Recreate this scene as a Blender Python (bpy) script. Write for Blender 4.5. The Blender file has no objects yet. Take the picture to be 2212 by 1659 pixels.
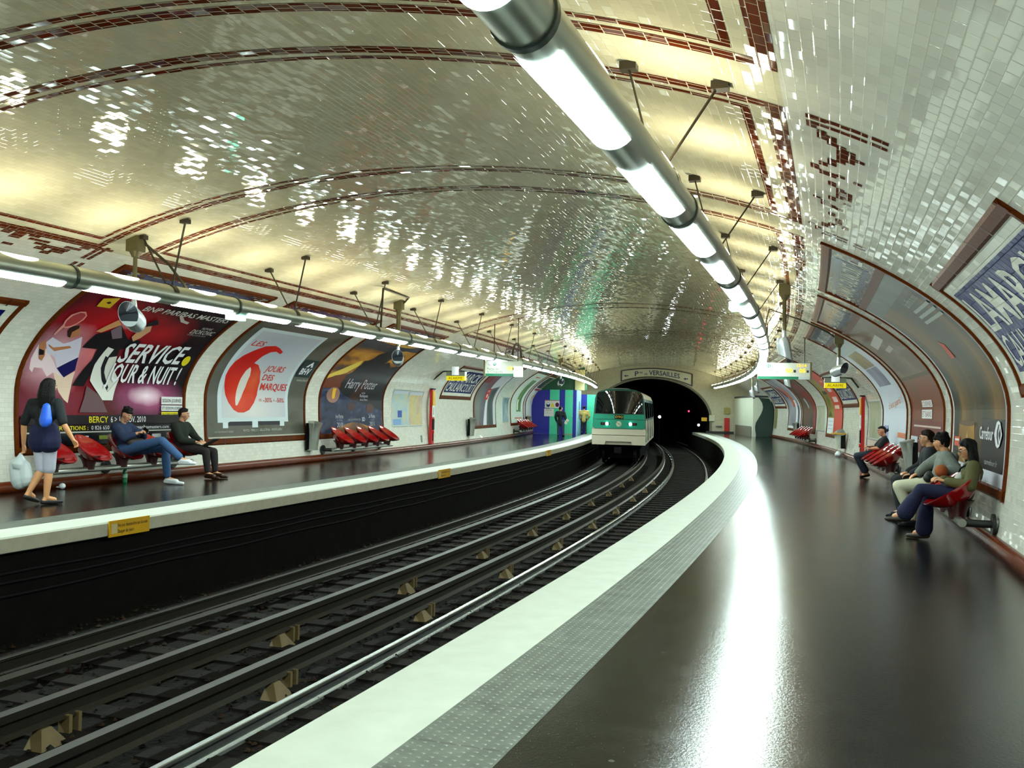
import bpy, bmesh, math, random
import numpy as np
from mathutils import Vector, Matrix

random.seed(7)
C = bpy.context.scene.collection
SC = bpy.context.scene
# ---------------------------------------------------------------- camera, world, exposure
CAM_Z = 1.5206
F_PX, YAW, PITCH, ROLL = 2077.553, -0.34648, 0.02327, 0.02177
def make_camera():
    cy, sy, cp, sp = math.cos(YAW), math.sin(YAW), math.cos(PITCH), math.sin(PITCH)
    fw = Vector((sy * cp, cy * cp, sp)); rt = Vector((cy, -sy, 0)); up = rt.cross(fw)
    c, s = math.cos(ROLL), math.sin(ROLL)
    r2 = c * rt + s * up; u2 = c * up - s * rt
    cd = bpy.data.cameras.new('camera'); cam = bpy.data.objects.new('camera', cd); C.objects.link(cam)
    cam.matrix_world = Matrix(((r2.x, u2.x, -fw.x, 0), (r2.y, u2.y, -fw.y, 0), (r2.z, u2.z, -fw.z, CAM_Z), (0, 0, 0, 1)))
    cd.sensor_fit = 'HORIZONTAL'; cd.sensor_width = 36.0; cd.lens = F_PX / 2212 * 36.0
    cd.clip_start = 0.05; cd.clip_end = 300
    SC.camera = cam
make_camera()
wd = bpy.data.worlds.new('world'); SC.world = wd; wd.use_nodes = True
wd.node_tree.nodes['Background'].inputs[0].default_value = (0.004, 0.005, 0.006, 1)
SC.view_settings.view_transform = 'Standard'; SC.view_settings.look = 'None'
SC.view_settings.gamma = 1.0; SC.view_settings.use_curve_mapping = False
SC.view_settings.exposure = 0.0
DIFFUSER_POWER = 66.0      # bottom diffusers of the light tubes
UPLIGHT_POWER = 46.0       # top slots of the light tubes
SC.cycles.max_bounces = 7; SC.cycles.diffuse_bounces = 4; SC.cycles.glossy_bounces = 4
SC.cycles.sample_clamp_indirect = 6.0; SC.cycles.sample_clamp_direct = 0.0
SC.cycles.caustics_reflective = False; SC.cycles.caustics_refractive = False
SC.cycles.blur_glossy = 0.3

# ---------------------------------------------------------------- the curved line of the station
K0, K1, K2 = 0.002332318, 0.000118119, -1.768001e-6     # curvature of the track along its length (it turns left)
D_RE, D_RW, D_RT, D_RB, D_LE, D_LB = -2.424, -1.879, -1.411, 1.670, -8.491, -12.331
S_A, S_END = -10.0, 67.3
_S = np.linspace(-14, 110, 3101)
_k = np.where(_S > 72, 0.0017, K0 + K1 * _S + K2 * _S ** 2)
_ds = _S[1] - _S[0]
_TH = np.cumsum(_k) * _ds; _i0 = int(np.searchsorted(_S, 0)); _TH -= _TH[_i0]
_PX = -np.cumsum(np.sin(_TH)) * _ds; _PX -= _PX[_i0]
_PY = np.cumsum(np.cos(_TH)) * _ds; _PY -= _PY[_i0]
def theta(s): return float(np.interp(s, _S, _TH))
def at(s, d, z=0.0):
    t = theta(s)
    return Vector((float(np.interp(s, _S, _PX)) + d * math.cos(t), float(np.interp(s, _S, _PY)) + d * math.sin(t), z))
def frame(s, d, z=0.0, rot=0.0):      # local x = to the right wall, y = along the track, z up
    return Matrix.Translation(at(s, d, z)) @ Matrix.Rotation(theta(s) + rot, 4, 'Z')

# ---------------------------------------------------------------- cross-section of the vault
DC = (D_RB + D_LB) / 2; HALF = (D_RB - D_LB) / 2
VA, VZ, VB, VN = HALF + 0.141, 1.579, 2.928, 1.9155
def _profile():
    zz = np.linspace(0, VZ, 16)[:-1]; ins = VA - HALF
    t = np.linspace(0, np.pi, 181)
    c, s = np.cos(t), np.sin(t)
    d = DC + VA * np.sign(c) * np.abs(c) ** (2 / VN); z = VZ + VB * np.abs(s) ** (2 / VN)
    dr = DC + VA - ins * ((VZ - zz) / VZ) ** 2; dl = DC - VA + ins * ((VZ - zz) / VZ) ** 2
    D = np.concatenate([dr, d, dl[::-1]]); Z = np.concatenate([zz, z, zz[::-1]])
    V = np.concatenate([[0], np.cumsum(np.hypot(np.diff(D), np.diff(Z)))])
    return D, Z, V
FD, FZ, FV = _profile(); VT = float(FV[-1])
def sec(v, off=0.0):                  # point of the section at arc length v from the right floor line, pushed inwards by off
    d, z = float(np.interp(v, FV, FD)), float(np.interp(v, FV, FZ))
    e = 0.02
    d2, z2 = float(np.interp(v + e, FV, FD)), float(np.interp(v + e, FV, FZ)); d1, z1 = float(np.interp(v - e, FV, FD)), float(np.interp(v - e, FV, FZ))
    td, tz = d2 - d1, z2 - z1; L = math.hypot(td, tz) or 1
    return d - tz / L * off, z + td / L * off
def surf(s, v, off=0.0):
    d, z = sec(v, off); return at(s, d, z)
V_SPRING_R = float(np.interp(0.5, [0, 1], [0, 0])) + float(FV[15]); V_SPRING_L = VT - V_SPRING_R
def mapL(x, y, off): return surf(x, VT - y, off)      # left wall, read along +s
def mapR(x, y, off): return surf(-x, y, off)          # right wall, read along -s
def flat_map(M):                                       # x right, y up on a flat board, off towards the reader
    return lambda x, y, off: M @ Vector((x, -off, y))

# ---------------------------------------------------------------- materials (all procedural)
def lin(c):
    if isinstance(c, str):
        c = tuple(int(c[i:i + 2], 16) for i in (0, 2, 4))
    o = []
    for x in c:
        x = x / 255.0
        o.append(x / 12.92 if x <= 0.04045 else ((x + 0.055) / 1.055) ** 2.4)
    return (*o, 1)
_M = {}
def mat(name, col, rough=0.5, metal=0.0, var=0.12, scale=9.0, emit=0.0, ecol=None, bump=0.0, spec=0.5, alpha=1.0, coat=0.0):
    key = (name, str(col), rough, metal, var, scale, emit, bump, alpha)
    if key in _M: return _M[key]
    m = bpy.data.materials.new(name); m.use_nodes = True
    nt = m.node_tree; N = nt.nodes; L = nt.links; b = N['Principled BSDF']
    c = lin(col)
    b.inputs['Roughness'].default_value = rough; b.inputs['Metallic'].default_value = metal
    b.inputs['Specular IOR Level'].default_value = spec; b.inputs['Coat Weight'].default_value = coat
    tc = N.new('ShaderNodeTexCoord'); nz = N.new('ShaderNodeTexNoise'); nz.inputs['Scale'].default_value = scale; nz.inputs['Detail'].default_value = 4
    L.new(tc.outputs['Object'], nz.inputs['Vector'])
    mx = N.new('ShaderNodeMixRGB'); mx.blend_type = 'MIX'
    mx.inputs[1].default_value = (*[max(0, x * (1 - var)) for x in c[:3]], 1); mx.inputs[2].default_value = (*[min(1, x * (1 + var)) for x in c[:3]], 1)
    L.new(nz.outputs['Fac'], mx.inputs[0]); L.new(mx.outputs[0], b.inputs['Base Color'])
    if bump:
        bp = N.new('ShaderNodeBump'); bp.inputs['Distance'].default_value = bump; bp.inputs['Strength'].default_value = 1
        L.new(nz.outputs['Fac'], bp.inputs['Height']); L.new(bp.outputs[0], b.inputs['Normal'])
    if emit:
        e = lin(ecol or col); b.inputs['Emission Color'].default_value = e; b.inputs['Emission Strength'].default_value = emit
    if alpha < 1:
        b.inputs['Transmission Weight'].default_value = 1.0; b.inputs['IOR'].default_value = 1.2
    _M[key] = m; return m

class NB:                             # small helper to write node maths
    def __init__(s, name):
        s.m = bpy.data.materials.new(name); s.m.use_nodes = True; s.N = s.m.node_tree.nodes; s.L = s.m.node_tree.links; s.b = s.N['Principled BSDF']
    def set(s, sock, v):
        if hasattr(v, 'is_output'): s.L.new(v, sock)
        else: sock.default_value = v
    def math(s, op, a, b=0.0, c=0.0):
        n = s.N.new('ShaderNodeMath'); n.operation = op
        s.set(n.inputs[0], a); s.set(n.inputs[1], b); s.set(n.inputs[2], c); return n.outputs[0]
    def mix(s, f, a, b):
        n = s.N.new('ShaderNodeMixRGB'); s.set(n.inputs[0], f); s.set(n.inputs[1], a); s.set(n.inputs[2], b); return n.outputs[0]
    def ramp(s, f, stops):
        n = s.N.new('ShaderNodeValToRGB'); s.set(n.inputs[0], f); r = n.color_ramp
        while len(r.elements) < len(stops): r.elements.new(0.5)
        for e, (p, c) in zip(r.elements, stops): e.position = p; e.color = c
        return n.outputs[0]
    def uv(s):
        n = s.N.new('ShaderNodeUVMap'); n.uv_map = 'uv'; x = s.N.new('ShaderNodeSeparateXYZ'); s.L.new(n.outputs[0], x.inputs[0]); return n.outputs[0], x.outputs[0], x.outputs[1]
    def noise(s, vec, scale, detail=3.0, rough=0.5):
        n = s.N.new('ShaderNodeTexNoise'); s.L.new(vec, n.inputs['Vector']); n.inputs['Scale'].default_value = scale; n.inputs['Detail'].default_value = detail; n.inputs['Roughness'].default_value = rough; return n.outputs['Fac']
    def combine(s, x, y, z):
        n = s.N.new('ShaderNodeCombineXYZ'); s.set(n.inputs[0], x); s.set(n.inputs[1], y); s.set(n.inputs[2], z); return n.outputs[0]

def tile_mat(name, col, joint, w=0.15, h=0.0748, gap=0.0035, tilt=0.05, bev=0.007, bevk=0.16, rough=0.09, var=0.10, voff=0.0, spec=0.3):
    """Glazed bevelled metro tiles laid in running bond; every tile sits at its own slight tilt."""
    n = NB(name); uvv, U, V = n.uv()
    u = n.math('DIVIDE', U, w); v = n.math('DIVIDE', n.math('ADD', V, voff), h)
    row = n.math('FLOOR', v); u2 = n.math('ADD', u, n.math('MULTIPLY', n.math('FLOORED_MODULO', row, 2.0), 0.5))
    cl = n.math('FLOOR', u2); fx = n.math('FRACT', u2); fy = n.math('FRACT', v)
    wn = n.N.new('ShaderNodeTexWhiteNoise'); wn.noise_dimensions = '2D'; n.L.new(n.combine(cl, row, 0.0), wn.inputs['Vector'])
    sp = n.N.new('ShaderNodeSeparateColor'); n.L.new(wn.outputs['Color'], sp.inputs[0])
    ex = n.math('MULTIPLY', n.math('MINIMUM', fx, n.math('SUBTRACT', 1.0, fx)), w)
    ey = n.math('MULTIPLY', n.math('MINIMUM', fy, n.math('SUBTRACT', 1.0, fy)), h)
    e = n.math('MINIMUM', ex, ey)
    isj = n.math('LESS_THAN', e, gap * 0.5)
    bx = n.math('MULTIPLY', n.math('LESS_THAN', ex, bev), n.math('MULTIPLY', n.math('SIGN', n.math('SUBTRACT', fx, 0.5)), bevk))
    by = n.math('MULTIPLY', n.math('LESS_THAN', ey, bev), n.math('MULTIPLY', n.math('SIGN', n.math('SUBTRACT', fy, 0.5)), bevk))
    tx = n.math('ADD', n.math('MULTIPLY', n.math('SUBTRACT', sp.outputs[0], 0.5), tilt), bx)
    ty = n.math('ADD', n.math('MULTIPLY', n.math('SUBTRACT', sp.outputs[1], 0.5), tilt), by)
    nm = n.N.new('ShaderNodeNormalMap'); nm.space = 'TANGENT'; nm.uv_map = 'uv'
    cc = n.N.new('ShaderNodeCombineColor'); n.set(cc.inputs[0], n.math('MULTIPLY_ADD', tx, 0.5, 0.5)); n.set(cc.inputs[1], n.math('MULTIPLY_ADD', ty, 0.5, 0.5)); n.set(cc.inputs[2], 1.0)
    n.L.new(cc.outputs[0], nm.inputs['Color']); n.L.new(nm.outputs[0], n.b.inputs['Normal'])
    c = lin(col); nz = n.noise(uvv, 0.7, 4)
    a = (*[x * (1 - var) for x in c[:3]], 1); b2 = (*[min(1, x * (1 + var)) for x in c[:3]], 1)
    base = n.mix(n.math('MULTIPLY_ADD', sp.outputs[2], 0.6, n.math('MULTIPLY', nz, 0.4)), a, b2)
    n.set(n.b.inputs['Base Color'], n.mix(isj, base, lin(joint)))
    n.set(n.b.inputs['Roughness'], n.math('ADD', n.math('MULTIPLY', isj, 0.5), rough))
    n.b.inputs['Specular IOR Level'].default_value = spec
    return n.m

# ---------------------------------------------------------------- mesh builder
class MB:
    def __init__(s): s.v = []; s.f = []; s.mi = []; s.uv = []; s.cur = 0
    def add(s, vs, fs, uvs=None, mi=None):
        o = len(s.v); s.v += [Vector(p) for p in vs]
        for i, f in enumerate(fs):
            s.f.append([o + k for k in f]); s.mi.append(s.cur if mi is None else mi)
            s.uv.append([uvs[k] for k in f] if uvs else None)
        return s
    def join(s, o, M=None):
        vs = [M @ p for p in o.v] if M else o.v
        k = len(s.v); s.v += vs; s.f += [[i + k for i in f] for f in o.f]; s.mi += o.mi; s.uv += o.uv; return s
    def box(s, x0, x1, y0, y1, z0, z1, M=None, mi=None):
        vs = [Vector((x, y, z)) for z in (z0, z1) for y in (y0, y1) for x in (x0, x1)]
        if M: vs = [M @ p for p in vs]
        return s.add(vs, [(0, 2, 3, 1), (4, 5, 7, 6), (0, 1, 5, 4), (2, 6, 7, 3), (0, 4, 6, 2), (1, 3, 7, 5)], mi=mi)
    def rings(s, rings, cap=True, closed=False, mi=None):
        n = len(rings[0]); vs = [p for r in rings for p in r]; fs = []
        m = len(rings)
        for i in range(m if closed else m - 1):
            a, b = i * n, ((i + 1) % m) * n
            for j in range(n): fs.append((a + j, a + (j + 1) % n, b + (j + 1) % n, b + j))
        if cap and not closed: fs.append(tuple(range(n - 1, -1, -1))); fs.append(tuple((m - 1) * n + j for j in range(n)))
        return s.add(vs, fs, mi=mi)
    def cyl(s, p0, p1, r0, r1=None, n=16, mi=None):
        p0, p1 = Vector(p0), Vector(p1); r1 = r0 if r1 is None else r1
        a = (p1 - p0).normalized(); x = a.orthogonal().normalized(); y = a.cross(x)
        R = lambda p, r: [p + (x * math.cos(t) + y * math.sin(t)) * r for t in [2 * math.pi * k / n for k in range(n)]]
        return s.rings([R(p0, r0), R(p1, r1)], mi=mi)
    def tube(s, pts, r, n=8, mi=None):
        pts = [Vector(p) for p in pts]; rr = []
        x = None
        for i, p in enumerate(pts):
            a = (pts[min(i + 1, len(pts) - 1)] - pts[max(i - 1, 0)]).normalized()
            x = (x - a * x.dot(a)).normalized() if x else a.orthogonal().normalized()
            y = a.cross(x); ri = r[i] if isinstance(r, (list, tuple)) else r
            rr.append([p + (x * math.cos(t) + y * math.sin(t)) * ri for t in [2 * math.pi * k / n for k in range(n)]])
        return s.rings(rr, mi=mi)
    def lathe(s, prof, M=None, n=24, cap=True, mi=None):
        rr = []
        for r, z in prof:
            ring = [Vector((r * math.cos(t), r * math.sin(t), z)) for t in [2 * math.pi * k / n for k in range(n)]]
            rr.append([M @ p for p in ring] if M else ring)
        return s.rings(rr, cap=cap, mi=mi)
    def ball(s, c, r, M=None, n=14, m=8, sc=(1, 1, 1), mi=None):
        rr = []
        for i in range(m + 1):
            ph = math.pi * i / m; q = max(math.sin(ph), 0.002)
            ring = [Vector((c[0] + r * sc[0] * q * math.cos(t), c[1] + r * sc[1] * q * math.sin(t), c[2] - r * sc[2] * math.cos(ph))) for t in [2 * math.pi * k / n for k in range(n)]]
            rr.append([M @ p for p in ring] if M else ring)
        return s.rings(rr, mi=mi)
    def capsule(s, p0, r0, p1, r1, flat=None, n=14):
        p0, p1 = Vector(p0), Vector(p1); L = (p1 - p0).length
        a = (p1 - p0).normalized() if L > 1e-6 else Vector((0, 0, 1)); x = a.orthogonal().normalized(); y = a.cross(x); rr = []
        prof = [(-r0 * math.cos(q), r0 * math.sin(q)) for q in (0.02, 0.5, 1.0, 1.57)] + [(L + r1 * math.sin(q), r1 * math.cos(q)) for q in (0, 0.55, 1.05, 1.55)]
        for t, r in prof:
            rr.append([p0 + a * t + (x * math.cos(k) + y * math.sin(k)) * r for k in [2 * math.pi * j / n for j in range(n)]])
        if flat:
            ax, fac = Vector(flat[0]).normalized(), flat[1]; mid = (p0 + p1) / 2
            rr = [[q - ax * ((q - (p0 + a * (q - p0).dot(a))).dot(ax)) * (1 - fac) for q in r] for r in rr]
        return s.rings(rr)
    def sweep(s, prof, s0, s1, step=0.5, close=True, mi=None, uvs=False, caps=True):
        n = max(1, int(round((s1 - s0) / step))); m = len(prof); vs = []; uu = []
        per = [0.0]
        for i in range(1, m): per.append(per[-1] + math.hypot(prof[i][0] - prof[i - 1][0], prof[i][1] - prof[i - 1][1]))
        for i in range(n + 1):
            q = s0 + (s1 - s0) * i / n
            for j, (d, z) in enumerate(prof): vs.append(at(q, d, z)); uu.append((q, per[j]))
        fs = []
        for i in range(n):
            for j in range(m if close else m - 1):
                a, b = i * m + j, i * m + (j + 1) % m; fs.append((a, b, b + m, a + m))
        if close and caps: fs.append(tuple(range(m - 1, -1, -1))); fs.append(tuple(n * m + j for j in range(m)))
        return s.add(vs, fs, uu if uvs else None, mi=mi)
    def patch(s, fn, x0, x1, y0, y1, off=0.004, st=0.16, mi=None, thick=0.0):
        nx = max(1, int(math.ceil((x1 - x0) / (st * 3)))); vs = []; uu = []
        g = 0.06; ys = [y0] + [k * g for k in range(int(math.floor(y0 / g)) + 1, int(math.ceil(y1 / g))) if y0 + .004 < k * g < y1 - .004] + [y1]; ny = len(ys) - 1
        for y in ys:
            for i in range(nx + 1):
                x = x0 + (x1 - x0) * i / nx; vs.append(fn(x, y, off)); uu.append((x, y))
        fs = [(j * (nx + 1) + i, j * (nx + 1) + i + 1, (j + 1) * (nx + 1) + i + 1, (j + 1) * (nx + 1) + i) for j in range(ny) for i in range(nx)]
        s.add(vs, fs, uu, mi=mi)
        if thick:
            bd = [(i, 0) for i in range(nx)] + [(nx, j) for j in range(ny)] + [(i, ny) for i in range(nx, 0, -1)] + [(0, j) for j in range(ny, 0, -1)]
            ps = [(x0 + (x1 - x0) * i / nx, ys[j]) for i, j in bd]; k = len(ps)
            vs = [fn(x, y, off) for x, y in ps] + [fn(x, y, off - thick) for x, y in ps]
            s.add(vs, [(i, i + k, (i + 1) % k + k, (i + 1) % k) for i in range(k)], [p for p in ps] * 2, mi=mi)
        return s
    def flat(s, bm, fn, off=0.006, cuts=0.06, mi=None):
        """A flat xy bmesh (text, outline) wrapped onto a surface map fn(x, y, off)."""
        ys = [v.co.y for v in bm.verts]
        if ys and cuts:
            y = math.floor(min(ys) / cuts) * cuts + cuts
            while y < max(ys):
                bmesh.ops.bisect_plane(bm, geom=bm.verts[:] + bm.edges[:] + bm.faces[:], plane_co=(0, y, 0), plane_no=(0, 1, 0)); y += cuts
        bm.verts.ensure_lookup_table()
        for i, v in enumerate(bm.verts): v.index = i
        vs = [fn(v.co.x, v.co.y, off) for v in bm.verts]
        s.add(vs, [[v.index for v in (f.verts if f.normal.z >= 0 else reversed(f.verts))] for f in bm.faces], [(v.co.x, v.co.y) for v in bm.verts], mi=mi); bm.free(); return s
    def build(s, name, mats, parent=None, smooth=False, local=False, angle=None):
        me = bpy.data.meshes.new(name)
        vs = s.v
        if parent is not None and not local:
            inv = parent.matrix_world.inverted() if not hasattr(parent, '_x') else None
            inv = Minv(parent); vs = [inv @ p for p in s.v]
        me.from_pydata([tuple(p) for p in vs], [], s.f)
        if not isinstance(mats, (list, tuple)): mats = [mats]
        for m in mats: me.materials.append(m)
        if len(mats) > 1: me.polygons.foreach_set('material_index', s.mi)
        if any(u is not None for u in s.uv):
            ul = me.uv_layers.new(name='uv'); k = 0; buf = []
            for f, u in zip(s.f, s.uv):
                buf += [c for p in (u or [(0, 0)] * len(f)) for c in p]
            ul.data.foreach_set('uv', buf)
        if smooth:
            me.polygons.foreach_set('use_smooth', [True] * len(me.polygons))
            if angle:
                bm = bmesh.new(); bm.from_mesh(me)
                for e in bm.edges:
                    if len(e.link_faces) == 2 and e.calc_face_angle(0) > angle: e.smooth = False
                bm.to_mesh(me); bm.free()
        me.update()
        o = bpy.data.objects.new(name, me); C.objects.link(o)
        if parent is not None: o.parent = parent
        return o
_WM = {}
def Minv(o): return _WM[o.name].inverted()
def tag(o, label, cat, group=None, kind=None):
    o['label'] = label
    if cat: o['category'] = cat
    if group: o['group'] = group
    if kind: o['kind'] = kind
    return o
def thing(name, label, cat, M, group=None):
    o = bpy.data.objects.new(name, None); C.objects.link(o); o.empty_display_size = 0.1
    o.matrix_world = M; _WM[o.name] = M.copy(); return tag(o, label, cat, group)
def part(name, mb, m, parent, smooth=False, local=False, angle=0.7):
    top = parent
    o = mb.build(name, m, parent, smooth, local, angle)
    _WM[o.name] = _WM[top.name]; return o
def struct(name, mb, m, smooth=False, label=None):
    o = mb.build(name, m, None, smooth); o['kind'] = 'structure'
    if label: o['label'] = label
    return o
def single(name, mb, m, label, cat, M=None, group=None, smooth=False, kind=None, angle=0.7):
    """A thing that is one mesh; M is its base frame."""
    if M is None: M = Matrix.Translation(sum(mb.v, Vector()) / max(1, len(mb.v)))
    inv = M.inverted(); mb.v = [inv @ p for p in mb.v]
    o = mb.build(name, m, None, smooth, angle=angle); o.matrix_world = M; _WM[o.name] = M.copy()
    return tag(o, label, cat, group, kind)
def copy_tree(o, parent=None):
    c = o.copy(); C.objects.link(c)
    if parent is not None: c.parent = parent
    for ch in list(o.children): copy_tree(ch, c)
    return c

# ---------------------------------------------------------------- outlines and lettering as flat bmeshes
def poly_bm(pts):
    bm = bmesh.new(); vs = [bm.verts.new((x, y, 0)) for x, y in pts]
    f = bm.faces.new(vs); bm.normal_update()
    if f.normal.z < 0: f.normal_flip()
    bmesh.ops.triangulate(bm, faces=bm.faces[:]); bm.normal_update(); return bm
def ell_pts(cx, cy, rx, ry, n=24, rot=0.0):
    return [(cx + rx * math.cos(t) * math.cos(rot) - ry * math.sin(t) * math.sin(rot), cy + rx * math.cos(t) * math.sin(rot) + ry * math.sin(t) * math.cos(rot)) for t in [2 * math.pi * k / n for k in range(n)]]
def text_bm(body, x0, y0, w=None, h=0.2, shear=0.0, bold=0.0, align='LEFT', slant=0.0):
    """Lettering with cap height h, its left foot at x0, y0, squeezed to width w."""
    cu = bpy.data.curves.new('lettering', 'FONT'); cu.body = body; cu.size = 1.0; cu.offset = bold; cu.resolution_u = 2
    ob = bpy.data.objects.new('lettering', cu); C.objects.link(ob)
    dg = bpy.context.evaluated_depsgraph_get(); me = bpy.data.meshes.new_from_object(ob.evaluated_get(dg))
    bm = bmesh.new(); bm.from_mesh(me)
    bpy.data.objects.remove(ob); bpy.data.curves.remove(cu); bpy.data.meshes.remove(me)
    bmesh.ops.remove_doubles(bm, verts=bm.verts[:], dist=1e-4)
    if not bm.verts: return bm
    xs = [v.co.x for v in bm.verts]; mn, mxx = min(xs), max(xs); k = h / 0.70
    kx = (w / (mxx - mn)) if w else k
    for v in bm.verts:
        x, y = (v.co.x - mn) * kx, v.co.y * k
        if align == 'CENTER': x -= (mxx - mn) * kx / 2
        v.co = Vector((x0 + x + shear * y, y0 + y + slant * x, 0))
    bm.normal_update(); return bm
# ================================================================ the shell of the station
M_TILE = tile_mat('cream_metro_tiles', (226, 225, 214), (192, 188, 170), tilt=0.045, rough=0.04)
M_TILE_ARCH = tile_mat('brown_tiles_along_arch', (92, 38, 16), (214, 206, 178), w=0.0748, h=0.15, tilt=0.06, var=0.25, gap=0.007, spec=0.1, rough=0.05)
M_TILE_BROWN = tile_mat('brown_tiles', (92, 38, 16), (190, 176, 146), tilt=0.06, var=0.25, gap=0.004, spec=0.1, rough=0.05)
def wall_strip(v0, v1, s0=S_A, s1=S_END, ds=0.5):
    mb = MB(); ks = [v0] + [float(v) for v in FV if v0 + 1e-4 < v < v1 - 1e-4] + [v1]
    n = int(round((s1 - s0) / ds)); vs = []; uu = []
    for i in range(n + 1):
        q = s0 + (s1 - s0) * i / n
        for v in ks: vs.append(surf(q, v)); uu.append((q, v))
    m = len(ks)
    return mb.add(vs, [(i * m + j, i * m + j + 1, (i + 1) * m + j + 1, (i + 1) * m + j)[::-1] for i in range(n) for j in range(m - 1)], uu)
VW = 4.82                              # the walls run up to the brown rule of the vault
M_VAULT = tile_mat('shade_tinted_vault_tiles', (211, 205, 177), (184, 176, 146), tilt=0.036, spec=0.28, rough=0.04)  # same tiles as the walls; the vault's dimmer, yellower light put into the colour
struct('wall_right', wall_strip(0, VW), M_TILE, True, 'white tiled lower wall of the right platform')
struct('wall_left', wall_strip(VT - VW, VT), M_TILE, True, 'white tiled lower wall of the left platform')
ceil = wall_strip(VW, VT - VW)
mapV = lambda x, y, off: surf(x, y, off)         # x along the track, y along the section
def band(x0, x1, y0, y1, mi): ceil.patch(mapV, x0, x1, y0, y1, off=0.003, st=0.12, mi=mi)
# brown tile panels of the vault: double rule, thick outer and thin inner, mitred round each bay
PANELS = [(1.75, 6.20), (6.93, 11.32), (12.16, 27.3), (28.1, 36.9), (37.6, 46.6), (47.4, 57.0), (57.8, 66.5), (-9.6, 1.0)]
for a, b in PANELS:
    for mirror in (0, 1):
        Y = (lambda y: VT - y) if mirror else (lambda y: y)
        def lon(x0, x1, y0, y1): 
            q = sorted((Y(y0), Y(y1))); band(x0, x1, q[0], q[1], 1)
        lon(a, b, 4.82, 4.97); lon(a + 0.30, b - 0.30, 5.10, 5.175)
    for x0, x1, ins in ((a, a + 0.15, 0.15), (b - 0.15, b, 0.15)): band(x0, x1, 4.97, VT - 4.97, 2)
    for x0, x1 in ((a + 0.225, a + 0.30), (b - 0.30, b - 0.225)): band(x0, x1, 5.10, VT - 5.10, 2)
# stepped brown mosaic motifs between the panels and the posters
R0 = 4.217; RH = 0.0748
MOTIF = [(6.90, 7.0, 4, 6), (6.90, 6.98, 0, 4), (7.05, 7.12, 0, 5), (7.05, 7.21, 5, 6), (7.21, 7.44, 4, 5), (7.29, 7.53, 3, 4), (7.46, 7.97, 2, 3), (7.53, 7.87, 1, 2),
         (7.68, 7.76, 0, 1), (7.93, 8.14, 3, 4), (8.12, 8.24, 4, 5), (8.28, 8.44, 5, 6), (8.40, 8.55, 3, 5), (8.38, 8.47, 2, 3), (8.41, 8.49, 0, 1),
         (8.72, 8.88, 3, 4), (8.88, 9.29, 2, 3), (8.94, 9.25, 1, 2), (9.31, 9.47, 3, 4), (9.40, 9.48, 1, 2), (9.52, 9.6, 5, 6), (9.60, 9.68, 4, 5), (9.69, 9.82, 3, 5), (9.75, 9.85, 2, 3),
         (10.07, 10.22, 3, 4), (10.27, 10.61, 2, 3), (10.55, 10.7, 1, 2), (10.62, 10.85, 3, 4), (10.75, 10.95, 4, 5), (11.0, 11.08, 6, 7), (11.09, 11.30, 5, 6), (11.25, 11.32, 1, 5), (11.40, 11.47, 1, 5), (11.28, 11.35, -2, 0), (11.42, 11.49, -2, 0), (6.90, 6.98, -2, -0.3), (7.05, 7.12, -2, -0.3)]
LMOTIF = [(9.60, 9.76, 7, 8), (9.71, 10.06, 8.6, 9.4), (9.79, 9.98, 9.4, 10.2), (9.80, 9.99, 6, 8.6), (10.04, 10.23, 7.4, 8.2), (10.11, 10.48, 6.4, 7.2), (10.28, 10.48, 5.4, 6.2), (10.45, 10.95, 5, 6), (10.38, 10.57, 4, 5),
          (10.56, 10.73, 3, 4), (10.66, 10.92, 4, 5), (10.78, 11.10, 6.2, 7), (11.01, 11.20, 7.2, 8), (11.16, 11.60, 8.2, 9), (11.29, 11.37, 4, 8.2), (11.41, 11.49, 4, 9.6), (11.30, 11.38, 1, 2.6), (11.44, 11.52, 1, 2.6), (9.86, 10.04, 3.4, 4.2)]
for q in (0.0, 26.0 - 1.15, 31.4):
    for s0, s1, r0, r1 in MOTIF:
        band(s0 + q, s1 + q, R0 + r0 * RH, R0 + r1 * RH, 1)
    for s0, s1, r0, r1 in LMOTIF:
        band(s0 + q, s1 + q, VT - (R0 + r1 * RH), VT - (R0 + r0 * RH), 1)
struct('ceiling', ceil, [M_VAULT, M_TILE_BROWN, M_TILE_ARCH], True, 'glazed cream tiled vault with brown tile rules and stepped motifs')

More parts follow.
